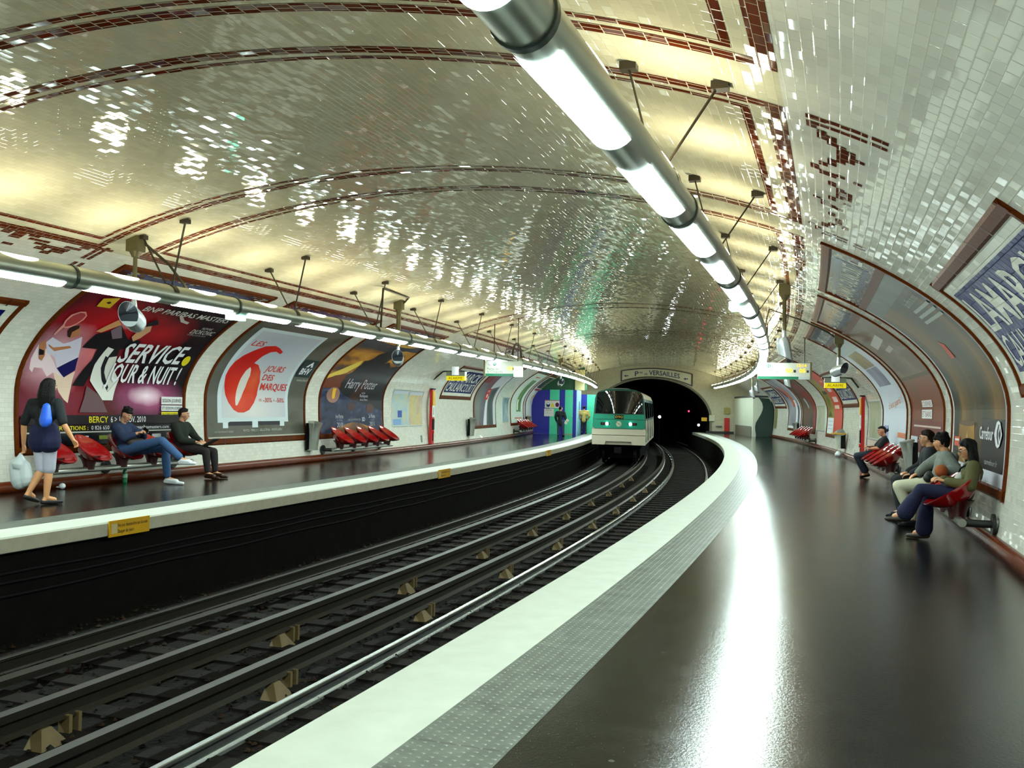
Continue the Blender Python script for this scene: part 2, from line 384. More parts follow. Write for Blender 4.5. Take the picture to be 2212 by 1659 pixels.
# ---- platforms
def floor_mat():
    n = NB('polished_black_asphalt'); tc = n.N.new('ShaderNodeTexCoord'); P = tc.outputs['Object']
    big = n.noise(P, 0.9, 5, 0.6); fine = n.noise(P, 38.0, 3, 0.7); mid = n.noise(P, 5.0, 5, 0.65)
    col = n.ramp(mid, [(0.30, lin((4, 6, 5))), (0.52, lin((13, 15, 12))), (0.72, lin((27, 27, 20)))])
    sp = n.N.new('ShaderNodeTexVoronoi'); sp.feature = 'F1'; sp.inputs['Scale'].default_value = 5.5; n.L.new(P, sp.inputs['Vector'])
    spot = n.math('LESS_THAN', sp.outputs['Distance'], n.math('MULTIPLY', n.math('GREATER_THAN', big, 0.50), 0.075))
    col = n.mix(n.math('MULTIPLY', spot, 0.5), col, lin((105, 108, 95)))
    fl = n.math('GREATER_THAN', n.noise(P, 95.0, 2, 0.6), 0.715)
    col = n.mix(n.math('MULTIPLY', fl, 0.35), col, lin((150, 150, 130)))
    n.set(n.b.inputs['Base Color'], col)
    n.set(n.b.inputs['Roughness'], n.math('MULTIPLY_ADD', n.math('ADD', mid, n.math('MULTIPLY', big, 0.8)), 0.10, 0.03))
    n.b.inputs['Specular IOR Level'].default_value = 0.75
    b = n.N.new('ShaderNodeBump'); b.inputs['Distance'].default_value = 0.0012; n.L.new(n.noise(P, 46.0, 4, 0.75), b.inputs['Height']); n.L.new(b.outputs[0], n.b.inputs['Normal'])
    return n.m
M_FLOOR = floor_mat()
def tactile_mat():
    n = NB('grey_dotted_tactile_slabs'); uvv, U, V = n.uv()
    p = 0.052
    row = n.math('FLOOR', n.math('DIVIDE', V, p))
    fx = n.math('SUBTRACT', n.math('FRACT', n.math('ADD', n.math('DIVIDE', U, p), n.math('MULTIPLY', n.math('FLOORED_MODULO', row, 2.0), 0.5))), 0.5); fy = n.math('SUBTRACT', n.math('FRACT', n.math('DIVIDE', V, p)), 0.5)
    r = n.math('SQRT', n.math('ADD', n.math('MULTIPLY', fx, fx), n.math('MULTIPLY', fy, fy)))
    dot = n.math('SUBTRACT', 1.0, n.math('SMOOTH_MIN', 1.0, n.math('DIVIDE', r, 0.24), 0.2))
    j = n.math('LESS_THAN', n.math('ABSOLUTE', n.math('SUBTRACT', n.math('FRACT', n.math('DIVIDE', U, 0.62)), 0.5)), 0.006)
    nz = n.noise(uvv, 6.0, 5)
    col = n.ramp(nz, [(0.3, lin((70, 76, 68))), (0.7, lin((98, 104, 94)))])
    col = n.mix(n.math('MULTIPLY', n.math('GREATER_THAN', dot, 0.4), 0.3), col, lin((140, 146, 134)))
    n.set(n.b.inputs['Base Color'], n.mix(j, col, lin((30, 30, 26)))); n.b.inputs['Roughness'].default_value = 0.42
    b = n.N.new('ShaderNodeBump'); b.inputs['Distance'].default_value = 0.006; n.L.new(dot, b.inputs['Height']); n.L.new(b.outputs[0], n.b.inputs['Normal'])
    return n.m
M_TACT = tactile_mat()
M_EDGE = mat('white_platform_edge_paint', (180, 184, 172), 0.7, var=0.14, scale=5, bump=0.002)
M_KERB = mat('worn_beige_kerb_stone', (190, 186, 168), 0.7, var=0.18, scale=7, bump=0.004)
M_DARKWALL = mat('sooty_track_wall', (20, 19, 18), 0.9, var=0.5, scale=4, bump=0.01, spec=0.08)
M_ROUND = mat('brown_glazed_skirting_tile', (98, 42, 18), 0.22, var=0.3, scale=12, spec=0.25)
PZ = -1.02                             # rail level below the platforms
def platform(name, d0, d1, white, tact, s0, s1, label):
    """d0 wall side, d1 edge side"""
    sg = 1 if d0 > d1 else -1
    mb = MB()
    mb.sweep([(tact, 0.0), (d0 + 0.4 * sg, 0.0)] if sg > 0 else [(d0 + 0.4 * sg, 0.0), (tact, 0.0)], s0, s1, 0.5, close=False)
    return struct(name, mb, M_FLOOR, True, label)
platform('floor', D_RB, D_RE, D_RW, D_RT, S_A, S_END, 'polished black asphalt of the right platform')
platform('floor', D_LB, D_LE, D_LE - 0.55, D_LE - 1.0, S_A, S_END, 'polished black asphalt of the left platform')
def strip(d0, d1, z=0.0, uvs=True, z2=None):
    return MB().sweep([(d0, z), (d1, z if z2 is None else z2)], S_A, S_END + 1.0, 0.4, close=False, uvs=uvs)
struct('trim_1', strip(D_RW, D_RT, 0.001), M_TACT, True, 'grey dotted tactile strip of the right platform')
struct('trim_2', strip(D_LE - 1.0, D_LE - 0.55, 0.001), M_TACT, True, 'grey dotted tactile strip of the left platform')
KR = MB().sweep([(D_RW, 0.0), (D_RW, -0.18), (D_RE + 0.02, -0.18), (D_RE, -0.16), (D_RE, -0.02), (D_RE + 0.012, 0.0)], S_A, S_END + 1.2, 0.4)
struct('trim_3', KR, M_EDGE, False, 'white painted edge of the right platform')
KL = MB().sweep([(D_LE - 0.55, 0.0), (D_LE - 0.012, 0.0), (D_LE, -0.015), (D_LE, -0.17), (D_LE - 0.02, -0.18), (D_LE - 0.55, -0.18)], S_A, S_END + 1.2, 0.4)
KL2 = MB().sweep([(D_LE - 0.02, -0.012), (D_LE + 0.004, -0.016), (D_LE + 0.004, -0.165), (D_LE - 0.02, -0.17)], S_A, S_END + 1.2, 0.4)
struct('trim_4', KL, M_EDGE, False, 'white painted edge of the left platform')
struct('trim_5', KL2, M_KERB, False, 'worn beige face of the left platform edge')
struct('wall_track_right', MB().sweep([(D_RE + 0.12, -0.17), (D_RE + 0.16, PZ - 0.35)], S_A, S_END + 6, 0.5, close=False), M_DARKWALL, True, 'sooty wall under the right platform')
struct('wall_track_left', MB().sweep([(D_LE - 0.16, PZ - 0.35), (D_LE - 0.12, -0.17)], S_A, S_END + 6, 0.5, close=False), M_DARKWALL, True, 'sooty wall under the left platform')
qr = lambda d, sg: [(d, 0.0), (d - sg * 0.075, 0.0), (d - sg * 0.075, 0.10), (d - sg * 0.06, 0.14), (d - sg * 0.03, 0.162), (d, 0.17)]
struct('baseboard_right', MB().sweep([(a + 0.02, b) for a, b in qr(D_RB, 1)], S_A, 60.2, 0.4), M_ROUND, True, 'rounded brown skirting of the right wall')
struct('baseboard_left', MB().sweep([(a - 0.02, b) for a, b in qr(D_LB, -1)][::-1], S_A, 55.4, 0.4), M_ROUND, True, 'rounded brown skirting of the left wall')

# ---- end wall with the tunnel mouth
PA, PZC, PB, PN = 3.95, 0.9, 2.72, 2.0
def arch_pts(a, zc, b, base, n=40):
    p = [(DC + a, base)] + [(DC + a * math.cos(t), zc + b * math.sin(t)) for t in [math.pi * k / n for k in range(n + 1)]] + [(DC - a, base)]
    return p
def ring_wall(inner, s, off=0.0):
    """The face between the vault outline and the tunnel mouth, at station s."""
    outer = [(float(d), float(z)) for d, z in zip(FD, FZ)]
    outer = [(outer[0][0], inner[0][1])] + outer + [(outer[-1][0], inner[-1][1])]
    def resample(p, n):
        L = [0]
        for i in range(1, len(p)): L.append(L[-1] + math.hypot(p[i][0] - p[i - 1][0], p[i][1] - p[i - 1][1]))
        q = np.linspace(0, L[-1], n); return list(zip(np.interp(q, L, [x[0] for x in p]), np.interp(q, L, [x[1] for x in p])))
    n = 81
    # pair points by angle about the centre so that quads stay tidy
    def by_angle(p):
        P2 = resample(p, 1200); an = [math.atan2(z - 0.4, d - DC) for d, z in P2]
        tgt = np.linspace(an[0], an[-1], n); return [P2[int(np.argmin([abs(a - t) for a in an]))] for t in tgt]
    A, B = resample(inner, n), resample(outer, n)
    vs = [at(s, d, z) for d, z in A] + [at(s, d, z) for d, z in B]
    return MB().add(vs, [(i, i + 1, n + i + 1, n + i) for i in range(n - 1)], [(d, z) for d, z in A] + [(d, z) for d, z in B])
M_ENDW = tile_mat('grey_cream_end_wall_tiles', (196, 190, 164), (120, 112, 92), tilt=0.03, rough=0.25)
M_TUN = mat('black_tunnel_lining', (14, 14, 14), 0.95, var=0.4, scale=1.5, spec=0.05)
mouth = arch_pts(PA, PZC, PB, -0.02)
M_STONE = mat('grey_stone_arch_ring', (120, 116, 100), 0.6, var=0.25, scale=5)
struct('wall_end', ring_wall(mouth, S_END), M_ENDW, False, 'tiled end wall around the tunnel mouth')
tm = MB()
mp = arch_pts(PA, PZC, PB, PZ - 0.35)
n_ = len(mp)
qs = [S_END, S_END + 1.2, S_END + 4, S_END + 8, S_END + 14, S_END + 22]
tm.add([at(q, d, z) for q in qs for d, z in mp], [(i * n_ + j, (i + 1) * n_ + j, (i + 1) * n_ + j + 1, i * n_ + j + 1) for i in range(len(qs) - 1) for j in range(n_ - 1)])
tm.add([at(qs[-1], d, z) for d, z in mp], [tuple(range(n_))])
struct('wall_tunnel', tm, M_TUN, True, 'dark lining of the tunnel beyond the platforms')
rg = MB(); o_, i_ = arch_pts(PA + 0.16, PZC, PB + 0.13, 0.0), arch_pts(PA, PZC, PB, 0.0)
k_ = len(o_)
for d in (0,):
    vs = [at(S_END - 0.06, *p) for p in o_] + [at(S_END - 0.06, *p) for p in i_] + [at(S_END + 0.02, *p) for p in o_] + [at(S_END + 0.02, *p) for p in i_]
    rg.add(vs, [(j, j + 1, k_ + j + 1, k_ + j) for j in range(k_ - 1)] + [(j + 1, j, 2 * k_ + j, 2 * k_ + j + 1) for j in range(k_ - 1)] + [(k_ + j, k_ + j + 1, 3 * k_ + j + 1, 3 * k_ + j) for j in range(k_ - 1)])
struct('trim_6', rg, M_STONE, True, 'stone ring around the tunnel mouth')
struct('trim_7', MB().sweep([(D_RT - 0.2, 0.0), (D_RB, 0.0), (D_RB, 0.13), (D_RT - 0.2, 0.13)], S_END - 0.07, S_END, 0.1), mat('black_skirting', (22, 22, 26), 0.5), False, 'black skirting along the end wall')
bw = MB(); bo = [(float(d), float(z)) for d, z in zip(FD, FZ)]
bo = [(bo[0][0], PZ - 0.4)] + bo + [(bo[-1][0], PZ - 0.4)]
bw.add([at(S_A, d, z) for d, z in bo], [tuple(range(len(bo)))[::-1]])
struct('wall_back', bw, M_ENDW, False, 'tiled wall behind the viewpoint')
# ================================================================ track bed, rails, sleepers
M_BALLAST = mat('dark_oily_ballast', (22, 20, 18), 0.9, var=0.7, scale=22, bump=0.03, spec=0.1)
M_RAIL = mat('worn_rail_steel', (48, 45, 38), 0.45, 0.4, var=0.3, scale=4, spec=0.3)
M_RAILHI = mat('polished_rail_steel', (170, 172, 168), 0.22, 0.85, var=0.15, scale=4)
M_WOOD = mat('oil_stained_sleeper_wood', (30, 27, 24), 0.85, var=0.45, scale=6, bump=0.006, spec=0.1)
M_INS = mat('pale_ceramic_insulator', (110, 92, 58), 0.7, var=0.3)
bed = MB().sweep([(D_LE - 0.1, PZ - 0.145), (D_RE + 0.1, PZ - 0.145)], S_A, S_END + 21, 0.5, close=False)
struct('floor_track', bed, M_BALLAST, False, 'dark ballast bed between the platforms')
st = MB(); rnd = random.Random(3)
for k in range(5200):
    q = 3.5 + 26 * rnd.random() ** 1.5; d = rnd.uniform(D_LE + 0.05, D_RE - 0.02); r = rnd.uniform(0.018, 0.045)
    c = at(q, d, PZ - 0.14 + r * 0.2); a = rnd.uniform(0, 6.28)
    p = [c + Vector((r * rnd.uniform(.6, 1.2) * math.cos(a + t), r * rnd.uniform(.6, 1.2) * math.sin(a + t), 0)) for t in (0, 1.57, 3.14, 4.71)]
    st.add(p + [c + Vector((0, 0, r * rnd.uniform(.5, .9))), c + Vector((0, 0, -r * .5))], [(0, 1, 4), (1, 2, 4), (2, 3, 4), (3, 0, 4)], mi=rnd.randrange(3))
single('ballast_stones', st, [mat('ballast_grey', (44, 40, 36), .9, var=.4, spec=.1), mat('ballast_brown', (50, 37, 26), .9, var=.4, spec=.1), mat('ballast_dark', (26, 25, 24), .9, var=.4, spec=.1)],
       'loose dark ballast stones between the rails', 'ballast', M=Matrix.Identity(4), kind='stuff')
def rail_prof(d, top, w=0.065, hgt=0.14):
    h = w / 2
    return [(d - 0.06, top - hgt), (d + 0.06, top - hgt), (d + 0.05, top - hgt + 0.02), (d + 0.01, top - hgt + 0.03), (d + 0.01, top - 0.04), (d + h, top - 0.03), (d + h, top - 0.006), (d + h - 0.008, top), (d - h + 0.008, top), (d - h, top - 0.006), (d - h, top - 0.03), (d - 0.01, top - 0.04), (d - 0.01, top - hgt + 0.03), (d - 0.05, top - hgt + 0.02)]
def rail(d, top, label, m, w=0.065, hgt=0.14, name='rail', cat='rail', prof=None):
    mb = MB().sweep(prof or rail_prof(d, top, w, hgt), S_A + 2, S_END + 18, 0.6)
    return single(name, mb, m, label, cat, M=frame(0, d, top - hgt))
rail(-7.64, PZ + 0.02, 'far running rail of the left track, beside the left platform', M_RAIL)
rail(-6.22, PZ, 'inner running rail of the left track, half hidden behind the raised power rail', M_RAIL)
rail(-4.50, PZ, 'polished bright running rail of the right track, nearest the camera', M_RAILHI)
rail(-3.06, PZ, 'running rail of the right track tucked under the right platform edge', M_RAIL)
pw = lambda d: [(d - 0.05, PZ + 0.19), (d + 0.05, PZ + 0.19), (d + 0.05, PZ + 0.13), (d + 0.015, PZ + 0.11), (d + 0.015, PZ + 0.03), (d + 0.06, PZ), (d - 0.06, PZ), (d - 0.015, PZ + 0.03), (d - 0.015, PZ + 0.11), (d - 0.05, PZ + 0.13)][::-1]
rail(-5.87, 0, 'raised power rail of the left track with wedge insulators under it', M_RAIL, name='power_rail', cat='power rail', prof=pw(-5.87))
rail(-4.94, 0, 'raised power rail beside the right track, next to the bright rail', M_RAIL, name='power_rail', cat='power rail', prof=pw(-4.94))
rail(-7.14, 0, 'low flat guard beam inside the left track', M_RAIL, name='guard_beam', cat='guard beam', prof=[(-7.21, PZ - 0.06), (-7.07, PZ - 0.06), (-7.07, PZ + 0.0), (-7.21, PZ + 0.0)])
sl = MB().box(-1.25, 1.25, -0.12, 0.12, 0, 0.14)
proto = single('sleeper', sl, M_WOOD, 'worn wooden sleeper lying across under the left track', 'sleeper', M=Matrix.Identity(4), group='sleepers of the left track')
q = 3.0; first = True
while q < 47:
    o = proto if first else copy_tree(proto); first = False
    o.matrix_world = frame(q, -6.85, PZ - 0.26); q += 0.62
proto2 = copy_tree(proto); proto2['label'] = 'worn wooden sleeper lying across under the right track'; proto2['group'] = 'sleepers of the right track'
q = 4.2; first = True
while q < 60:
    o = proto2 if first else copy_tree(proto2); first = False
    o.matrix_world = frame(q, -3.75, PZ - 0.26); q += 0.62
def insulator(s, d, label, group):
    t = thing('rail_insulator', label, 'insulator', frame(s, d, PZ - 0.2), group)
    part('wedge_block', MB().add([(-.02, -.17, 0), (.2, -.17, 0), (.2, .17, 0), (-.02, .17, 0), (0.0, -.05, .19), (.07, -.05, .19), (.07, .05, .19), (0.0, .05, .19)], [(3, 2, 1, 0), (4, 5, 6, 7), (0, 1, 5, 4), (1, 2, 6, 5), (2, 3, 7, 6), (3, 0, 4, 7)]), M_INS, t, local=True)
    for y in (0.22, 0.32): part('strap', MB().box(-.03, .08, y, y + .035, 0, .22), M_INS, t, local=True)
    return t
q = 5.91
i0 = insulator(q, -5.87, 'pale wedge insulator holding up the power rail of the left track', 'insulators under the left power rail')
while q < 34:
    q += 3.38; c = copy_tree(i0); c.matrix_world = frame(q, -5.87, PZ - 0.2)
q = 4.3; j0 = copy_tree(i0); j0['label'] = 'pale wedge insulator holding up the power rail beside the right track'; j0['group'] = 'insulators under the right power rail'; j0.matrix_world = frame(q, -4.94, PZ - 0.2)
while q < 34:
    q += 3.38; c = copy_tree(j0); c.matrix_world = frame(q, -4.94, PZ - 0.2)
M_CABLE = mat('black_rubber_cable', (14, 14, 15), 0.7, spec=0.15)
for k, z in enumerate((-0.42, -0.52, -0.66)):
    mb = MB().tube([at(q, D_LE - 0.11, z + 0.01 * math.sin(q * 1.7 + k)) for q in np.arange(S_A + 1, 60, 0.8)], 0.02, 6)
    single('wall_cable', mb, M_CABLE, ['uppermost', 'middle', 'lowest'][k] + ' of three dark cables along the wall under the left platform', 'cable', M=frame(0, D_LE, z), smooth=True)
# ---- yellow warning plates on the left kerb
M_YEL = mat('yellow_enamel', (222, 168, 20), 0.4, var=0.1)
M_INK = mat('black_print', (24, 22, 20), 0.5)
M_WHITE = mat('white_print', (236, 238, 232), 0.45, var=0.04)
def kerb_sign(s0, s1, label):
    t = thing('warning_plate', label, 'warning sign', frame((s0 + s1) / 2, D_LE + 0.01, -0.19))
    fn = lambda x, y, off: at(s0 + x, D_LE + 0.012 + off, -0.19 + y)
    part('plate', MB().patch(fn, 0, s1 - s0, 0, 0.2, 0.012, thick=0.016), M_YEL, t)
    lt = MB()
    lt.flat(text_bm('Ne pas descendre sur la voie', 0.2 * (s1 - s0), 0.115, 0.74 * (s1 - s0), 0.045), fn, 0.015)
    lt.flat(text_bm('Danger de mort', 0.2 * (s1 - s0), 0.04, 0.4 * (s1 - s0), 0.045), fn, 0.015)
    part('lettering', lt, M_INK, t)
    part('pictogram', MB().patch(fn, 0.04, 0.15, 0.04, 0.16, 0.014), mat('pale_pictogram', (214, 196, 140), .5), t)
kerb_sign(9.66, 10.42, 'yellow lettered warning plate on the left platform kerb, nearest and largest')
kerb_sign(21.0, 21.85, 'second yellow warning plate along the left platform kerb, facing the middle of the rails')
kerb_sign(33.1, 34.0, 'small farthest yellow warning plate on the left kerb, near the train')
# ================================================================ the metro train on the left track
M_TCREAM = mat('cream_train_paint', (214, 206, 184), 0.35, var=0.08, scale=2)
M_TGREEN = mat('jade_green_train_paint', (20, 152, 122), 0.3, var=0.06, scale=2)
M_TDARK = mat('dark_green_train_paint', (10, 74, 60), 0.3, var=0.06)
M_TGLASS = mat('dark_windscreen_glass', (10, 14, 14), 0.02, var=0.3, spec=0.5)
M_BLACK = mat('black_rubber', (10, 10, 11), 0.6, spec=0.15)
M_LAMPG = mat('lit_headlamp', (255, 255, 250), 0.3, emit=30.0)
M_RED = mat('dark_red_lens', (70, 12, 14), 0.3)
s0, s1 = 44.2, 58.2; DT = -6.95
a, b = at(s0, DT), at(s1, DT); yy = (Matrix.Rotation(math.radians(-1.3), 3, 'Z') @ (b - a)).normalized(); xx = Vector((yy.y, -yy.x, 0))
TM = Matrix(((xx.x, yy.x, 0, a.x), (xx.y, yy.y, 0, a.y), (0, 0, 1, 0), (0, 0, 0, 1)))
tr = thing('metro_train', 'cream and jade green metro train standing at the left platform', 'train', TM)
def tsec(z0, z1, n=8):
    """outline of the car body: width tapers upwards, rounded roof"""
    hw = lambda z: 1.21 - 0.03 * max(0, z) - 0.05 * max(0, z - 1.0)
    return hw
hw = tsec(0, 0)
body = MB(); L = (b - a).length
pr = [(-1.2, -0.12), (1.2, -0.12), (1.21, 0.3), (hw(1.0), 1.0), (hw(2.0), 2.0), (1.0, 2.22), (0.75, 2.37), (0.35, 2.45), (0, 2.47), (-0.35, 2.45), (-0.75, 2.37), (-1.0, 2.22), (-hw(2.0), 2.0), (-hw(1.0), 1.0), (-1.21, 0.3)]
body.rings([[Vector((x, y, z)) for x, z in pr] for y in (0.10, L)])
body.rings([[Vector((x, y, z)) for x, z in pr] for y in (0.06, 0.10)], cap=False)
part('car_body', body, M_TCREAM, tr, local=True)
def front(pts, y, m, name, thick=0.05, par=tr, rake=0.0):
    vs = [Vector((x, y - .03 * (rake > 0) + rake * (z - 1.31), z)) for x, z in pts] + [Vector((x, y + thick, z)) for x, z in pts]; k = len(pts)
    return part(name, MB().add(vs, [tuple(range(k))] + [(i, i + k, (i + 1) % k + k, (i + 1) % k) for i in range(k)]), m, par, local=True)
front([(-1.2, -0.12), (-0.62, -0.12), (-0.58, 0.03), (0.58, 0.03), (0.62, -0.12), (1.21, -0.12), (1.22, 0.30), (-1.22, 0.30)], -0.06, M_TCREAM, 'front_bumper', 0.14)
front([(-1.22, 0.33), (1.22, 0.33), (1.21, 0.6), (-1.21, 0.6)], -0.02, M_TCREAM, 'front_apron', 0.12)
front([(-1.12, 0.62), (1.12, 0.62), (1.17, 0.68), (1.16, 1.02), (-1.16, 1.02), (-1.17, 0.68)], -0.05, M_TGREEN, 'lower_front_panel', 0.12)
front([(-1.16, 1.04), (1.16, 1.04), (1.15, 1.27), (-1.15, 1.27)], -0.03, M_TGREEN, 'upper_front_panel', 0.1)
front([(-1.13, 1.29), (1.13, 1.29), (1.07, 2.12), (0.95, 2.3), (0.6, 2.41), (0, 2.45), (-0.6, 2.41), (-0.95, 2.3), (-1.07, 2.12)], 0.05, M_TDARK, 'windscreen_surround', 0.05)
wsb = MB(); NX, NZ = 20, 10; wv = []
for j in range(NZ + 1):
    for i in range(NX + 1):
        u = -1 + 2 * i / NX; wx = u * (1.07 - .07 * j / NZ); zt_ = 2.335 - .10 * abs(u) ** 3.0
        z = 1.31 + (zt_ - 1.31) * j / NZ
        wv.append(Vector((wx, -.13 + wx * wx / 9.0 + .055 * (z - 1.31), z)))
wsb.add(wv, [(j * (NX + 1) + i, j * (NX + 1) + i + 1, (j + 1) * (NX + 1) + i + 1, (j + 1) * (NX + 1) + i) for j in range(NZ) for i in range(NX)])
part('windscreen', wsb, M_TGLASS, tr, True, True)
for sx in (-1, 1):
    h = front([(sx * 0.62 + x, 0.83 + z) for x, z in ((-.2, -.06), (.2, -.06), (.2, .06), (-.2, .06))], -0.06, M_BLACK, 'headlight', 0.02)
    lm = MB().lathe([(0.001, 0), (0.065, 0.004), (0.07, 0.02), (0.001, 0.022)], Matrix.Translation((sx * 0.53, -0.06, 0.83)) @ Matrix.Rotation(math.radians(90), 4, 'X'), 16)
    part('lamp', lm, M_LAMPG, h, local=True, smooth=True)
    lm = MB().lathe([(0.001, 0), (0.05, 0.004), (0.05, 0.01), (0.001, 0.012)], Matrix.Translation((sx * 0.72, -0.06, 0.83)) @ Matrix.Rotation(math.radians(90), 4, 'X'), 16)
    part('tail_lamp', lm, M_RED, h, local=True)
tf = lambda x, y, off: Vector((x, -0.05 - off, y))
pl = part('number_plate', MB().patch(tf, -0.18, 0.2, 1.06, 1.24, 0.004, thick=0.02), M_BLACK, tr, local=True)
part('lettering', MB().flat(text_bm('090', -0.16, 1.09, 0.34, 0.12), tf, 0.007, 0), mat('gold_number', (216, 176, 70), 0.4), pl, local=True)
tb = lambda x, y, off: Vector((x, -0.055 - off, y))
em = part('round_emblem', MB().flat(poly_bm(ell_pts(0, 0.83, 0.125, 0.125)), tb, 0.004, 0), mat('pale_emblem', (206, 206, 180), 0.4), tr, local=True)
fc = MB()
fc.flat(poly_bm([(-0.14, 0.90), (-0.06, 0.885), (0.0, 0.855), (0.03, 0.83), (0.06, 0.79), (0.05, 0.76), (0.03, 0.765), (0.035, 0.79), (0.0, 0.825), (-0.06, 0.865), (-0.14, 0.88)]), tb, 0.008, 0)
part('emblem_mark', fc, mat('teal_mark', (20, 92, 96), 0.4), em, local=True)
part('coupler', MB().cyl((0, -0.35, -0.35), (0, 0.2, -0.35), 0.11, n=14).box(-0.16, 0.16, -0.45, -0.3, -0.48, -0.22), M_BLACK, tr, local=True)
uf = MB().box(-.95, .95, 0.9, L - 0.1, -0.75, -0.12)
part('underframe', uf, M_TUN, tr, local=True)
for y in (0.9, 2.7, 9.5, 11.3):
    for sx in (-1, 1):
        part('wheel', MB().lathe([(0.001, -0.06), (0.4, -0.06), (0.43, 0.06), (0.001, 0.06)], Matrix.Translation((sx * 0.72, y, PZ + 0.44)) @ Matrix.Rotation(math.radians(90), 4, 'Y'), 20), M_BLACK, tr, local=True)
# the side towards us: green upper half, doors, windows, scrawled lower half
for sx in (1, -1):
    sd = lambda y, z, off: Vector((sx * (hw(z) + 0.004 + off), y, z))
    g = MB(); g.patch(sd, 0.12, L - 0.05, 0.98, 2.0, 0.004, st=0.3); part('side_green_band', g, M_TDARK, tr, local=True)
    for y0 in (0.28, 3.2, 6.6, 10.0):
        dr = part('door', MB().patch(sd, y0, y0 + 0.95 if y0 > 1 else y0 + 0.62, 0.02, 1.98, 0.012, st=0.4, thick=0.02), M_TGREEN if y0 < 1 else M_TDARK, tr, local=True)
        part('door_window', MB().patch(sd, y0 + 0.12, (y0 + 0.83) if y0 > 1 else y0 + 0.5, 1.05, 1.85, 0.018), M_TGLASS, dr, local=True)
    for y0 in (1.2, 4.4, 7.8, 11.2):
        part('side_window', MB().patch(sd, y0, y0 + 1.7, 1.08, 1.85, 0.012), M_TGLASS, tr, local=True)
    gr = MB(); rnd = random.Random(5)
    for k in range(26):
        y = 1.0 + k * 0.42; z = rnd.uniform(.1, .5); gr.flat(poly_bm([(y, z), (y + .12, z - .05), (y + .3, z + .35), (y + .22, z + .42)]), sd, 0.012, 0, mi=k % 3)
    part('scrawled_paint', gr, [mat('graffiti_purple', (120, 84, 130), .5), mat('graffiti_ochre', (176, 140, 50), .5), mat('graffiti_grey', (120, 110, 100), .5)], tr, local=True)
# ================================================================ the two long light tubes
M_ALU = mat('brushed_grey_tube_casing', (176, 182, 172), 0.32, 0.75, var=0.06, scale=3)
M_RING = mat('dark_joint_ring', (70, 78, 74), 0.4, 0.6)
M_DIFF = mat('glowing_diffuser', (215, 245, 245), 0.4, emit=DIFFUSER_POWER, ecol=(222, 246, 242))
M_UPL = mat('glowing_uplight', (255, 255, 225), 0.4, emit=UPLIGHT_POWER, ecol=(255, 250, 216))
M_ROD = mat('dark_bronze_rod', (58, 50, 36), 0.5, 0.4, var=0.25)
M_IRON = mat('painted_olive_bracket', (96, 88, 56), 0.5, 0.2, var=0.2)
def arc_sweep(d, z, r, a0, a1, s0, s1, na=10, step=0.5):
    """Part of a tube's surface, angles measured from straight down towards the right wall."""
    pr = [(d + r * math.sin(a), z - r * math.cos(a)) for a in [a0 + (a1 - a0) * k / na for k in range(na + 1)]]
    return MB().sweep(pr, s0, s1, step, close=False)
def light_tube(name, d, z, r, label, s0, s1, first, period, length, ring0, ringp, upfirst, upper, uplen, hang):
    t = thing(name, label, 'light', frame(s0, d, z))
    full = [(d + r * math.sin(a), z - r * math.cos(a)) for a in [2 * math.pi * k / 28 for k in range(28)]]
    part('tube_casing', MB().sweep(full, s0, s1, 0.5), M_ALU, t, True)
    q = first
    while q + length < s1:
        mb = arc_sweep(d, z, r + 0.006, -0.86, 0.86, q, q + length, 12)
        part('diffuser', mb, M_DIFF, t, True); q += period
    q = upfirst
    while q + uplen < s1:
        um = MB(); rr = []
        for i in range(13):
            x = -1 + 2 * i / 12; w = 0.12 + 0.80 * math.sqrt(max(0, 1 - x * x)); qq = q + uplen * (x + 1) / 2
            rr.append([at(qq, d + (r + 0.005) * math.sin(a), z - (r + 0.005) * math.cos(a)) for a in [math.pi - w + 2 * w * k / 10 for k in range(11)]])
        um.add([p for g in rr for p in g], [(i * 11 + j, i * 11 + j + 1, (i + 1) * 11 + j + 1, (i + 1) * 11 + j) for i in range(12) for j in range(10)])
        part('uplight', um, M_UPL, t, True); q += upper
    q = ring0
    while q < s1:
        rp = [(d + (r + 0.012) * math.sin(a), z - (r + 0.012) * math.cos(a)) for a in [2 * math.pi * k / 28 for k in range(28)]]
        part('joint_ring', MB().sweep(rp, q, q + 0.045, 0.05), M_RING, t, True); q += ringp
    q = hang
    sg = 1 if d > DC else -1
    while q < s1 - 1:
        for v, dd in ((5.95, -0.05), (5.27, 0.05)):
            vv = v if sg > 0 else VT - v - (0.27 if v > 5.5 else 0.2)
            top = surf(q, vv, 0.02); bot = at(q, d + sg * dd, z + r)
            mb = MB(); n = (bot - top).normalized(); e = at(q + 0.02, 0, 0) - at(q, 0, 0)
            e.normalize()
            for k in (-0.012, 0.012): mb.cyl(top + e * k, bot + e * k, 0.007, n=6)
            c0 = surf(q, vv, 0.0)
            mb.box(-0.06, 0.06, -0.05, 0.05, -0.06, 0.0, Matrix.Translation(c0) @ Matrix.Rotation(theta(q), 4, 'Z'))
            part('hanger_rod', mb, M_ROD, t)
        rp = [(d + (r + 0.01) * math.sin(a), z - (r + 0.01) * math.cos(a)) for a in [math.pi * 0.55 + math.pi * 0.9 * k / 10 for k in range(11)]]
        part('hanger_clamp', MB().sweep(rp, q - 0.05, q + 0.05, 0.1, close=False), M_ROD, t, True)
        q += 3.5
    return t
light_tube('tube_light', -1.29, 3.119, 0.139, 'long grey light tube hung over the right platform edge', -8.0, 66.6, 3.87 - 1.98 * 5, 1.98, 1.38, 3.66 - 3.96 * 2, 3.96, 4.2 - 1.98 * 5, 1.98, 0.66, 6.75 - 10.5)
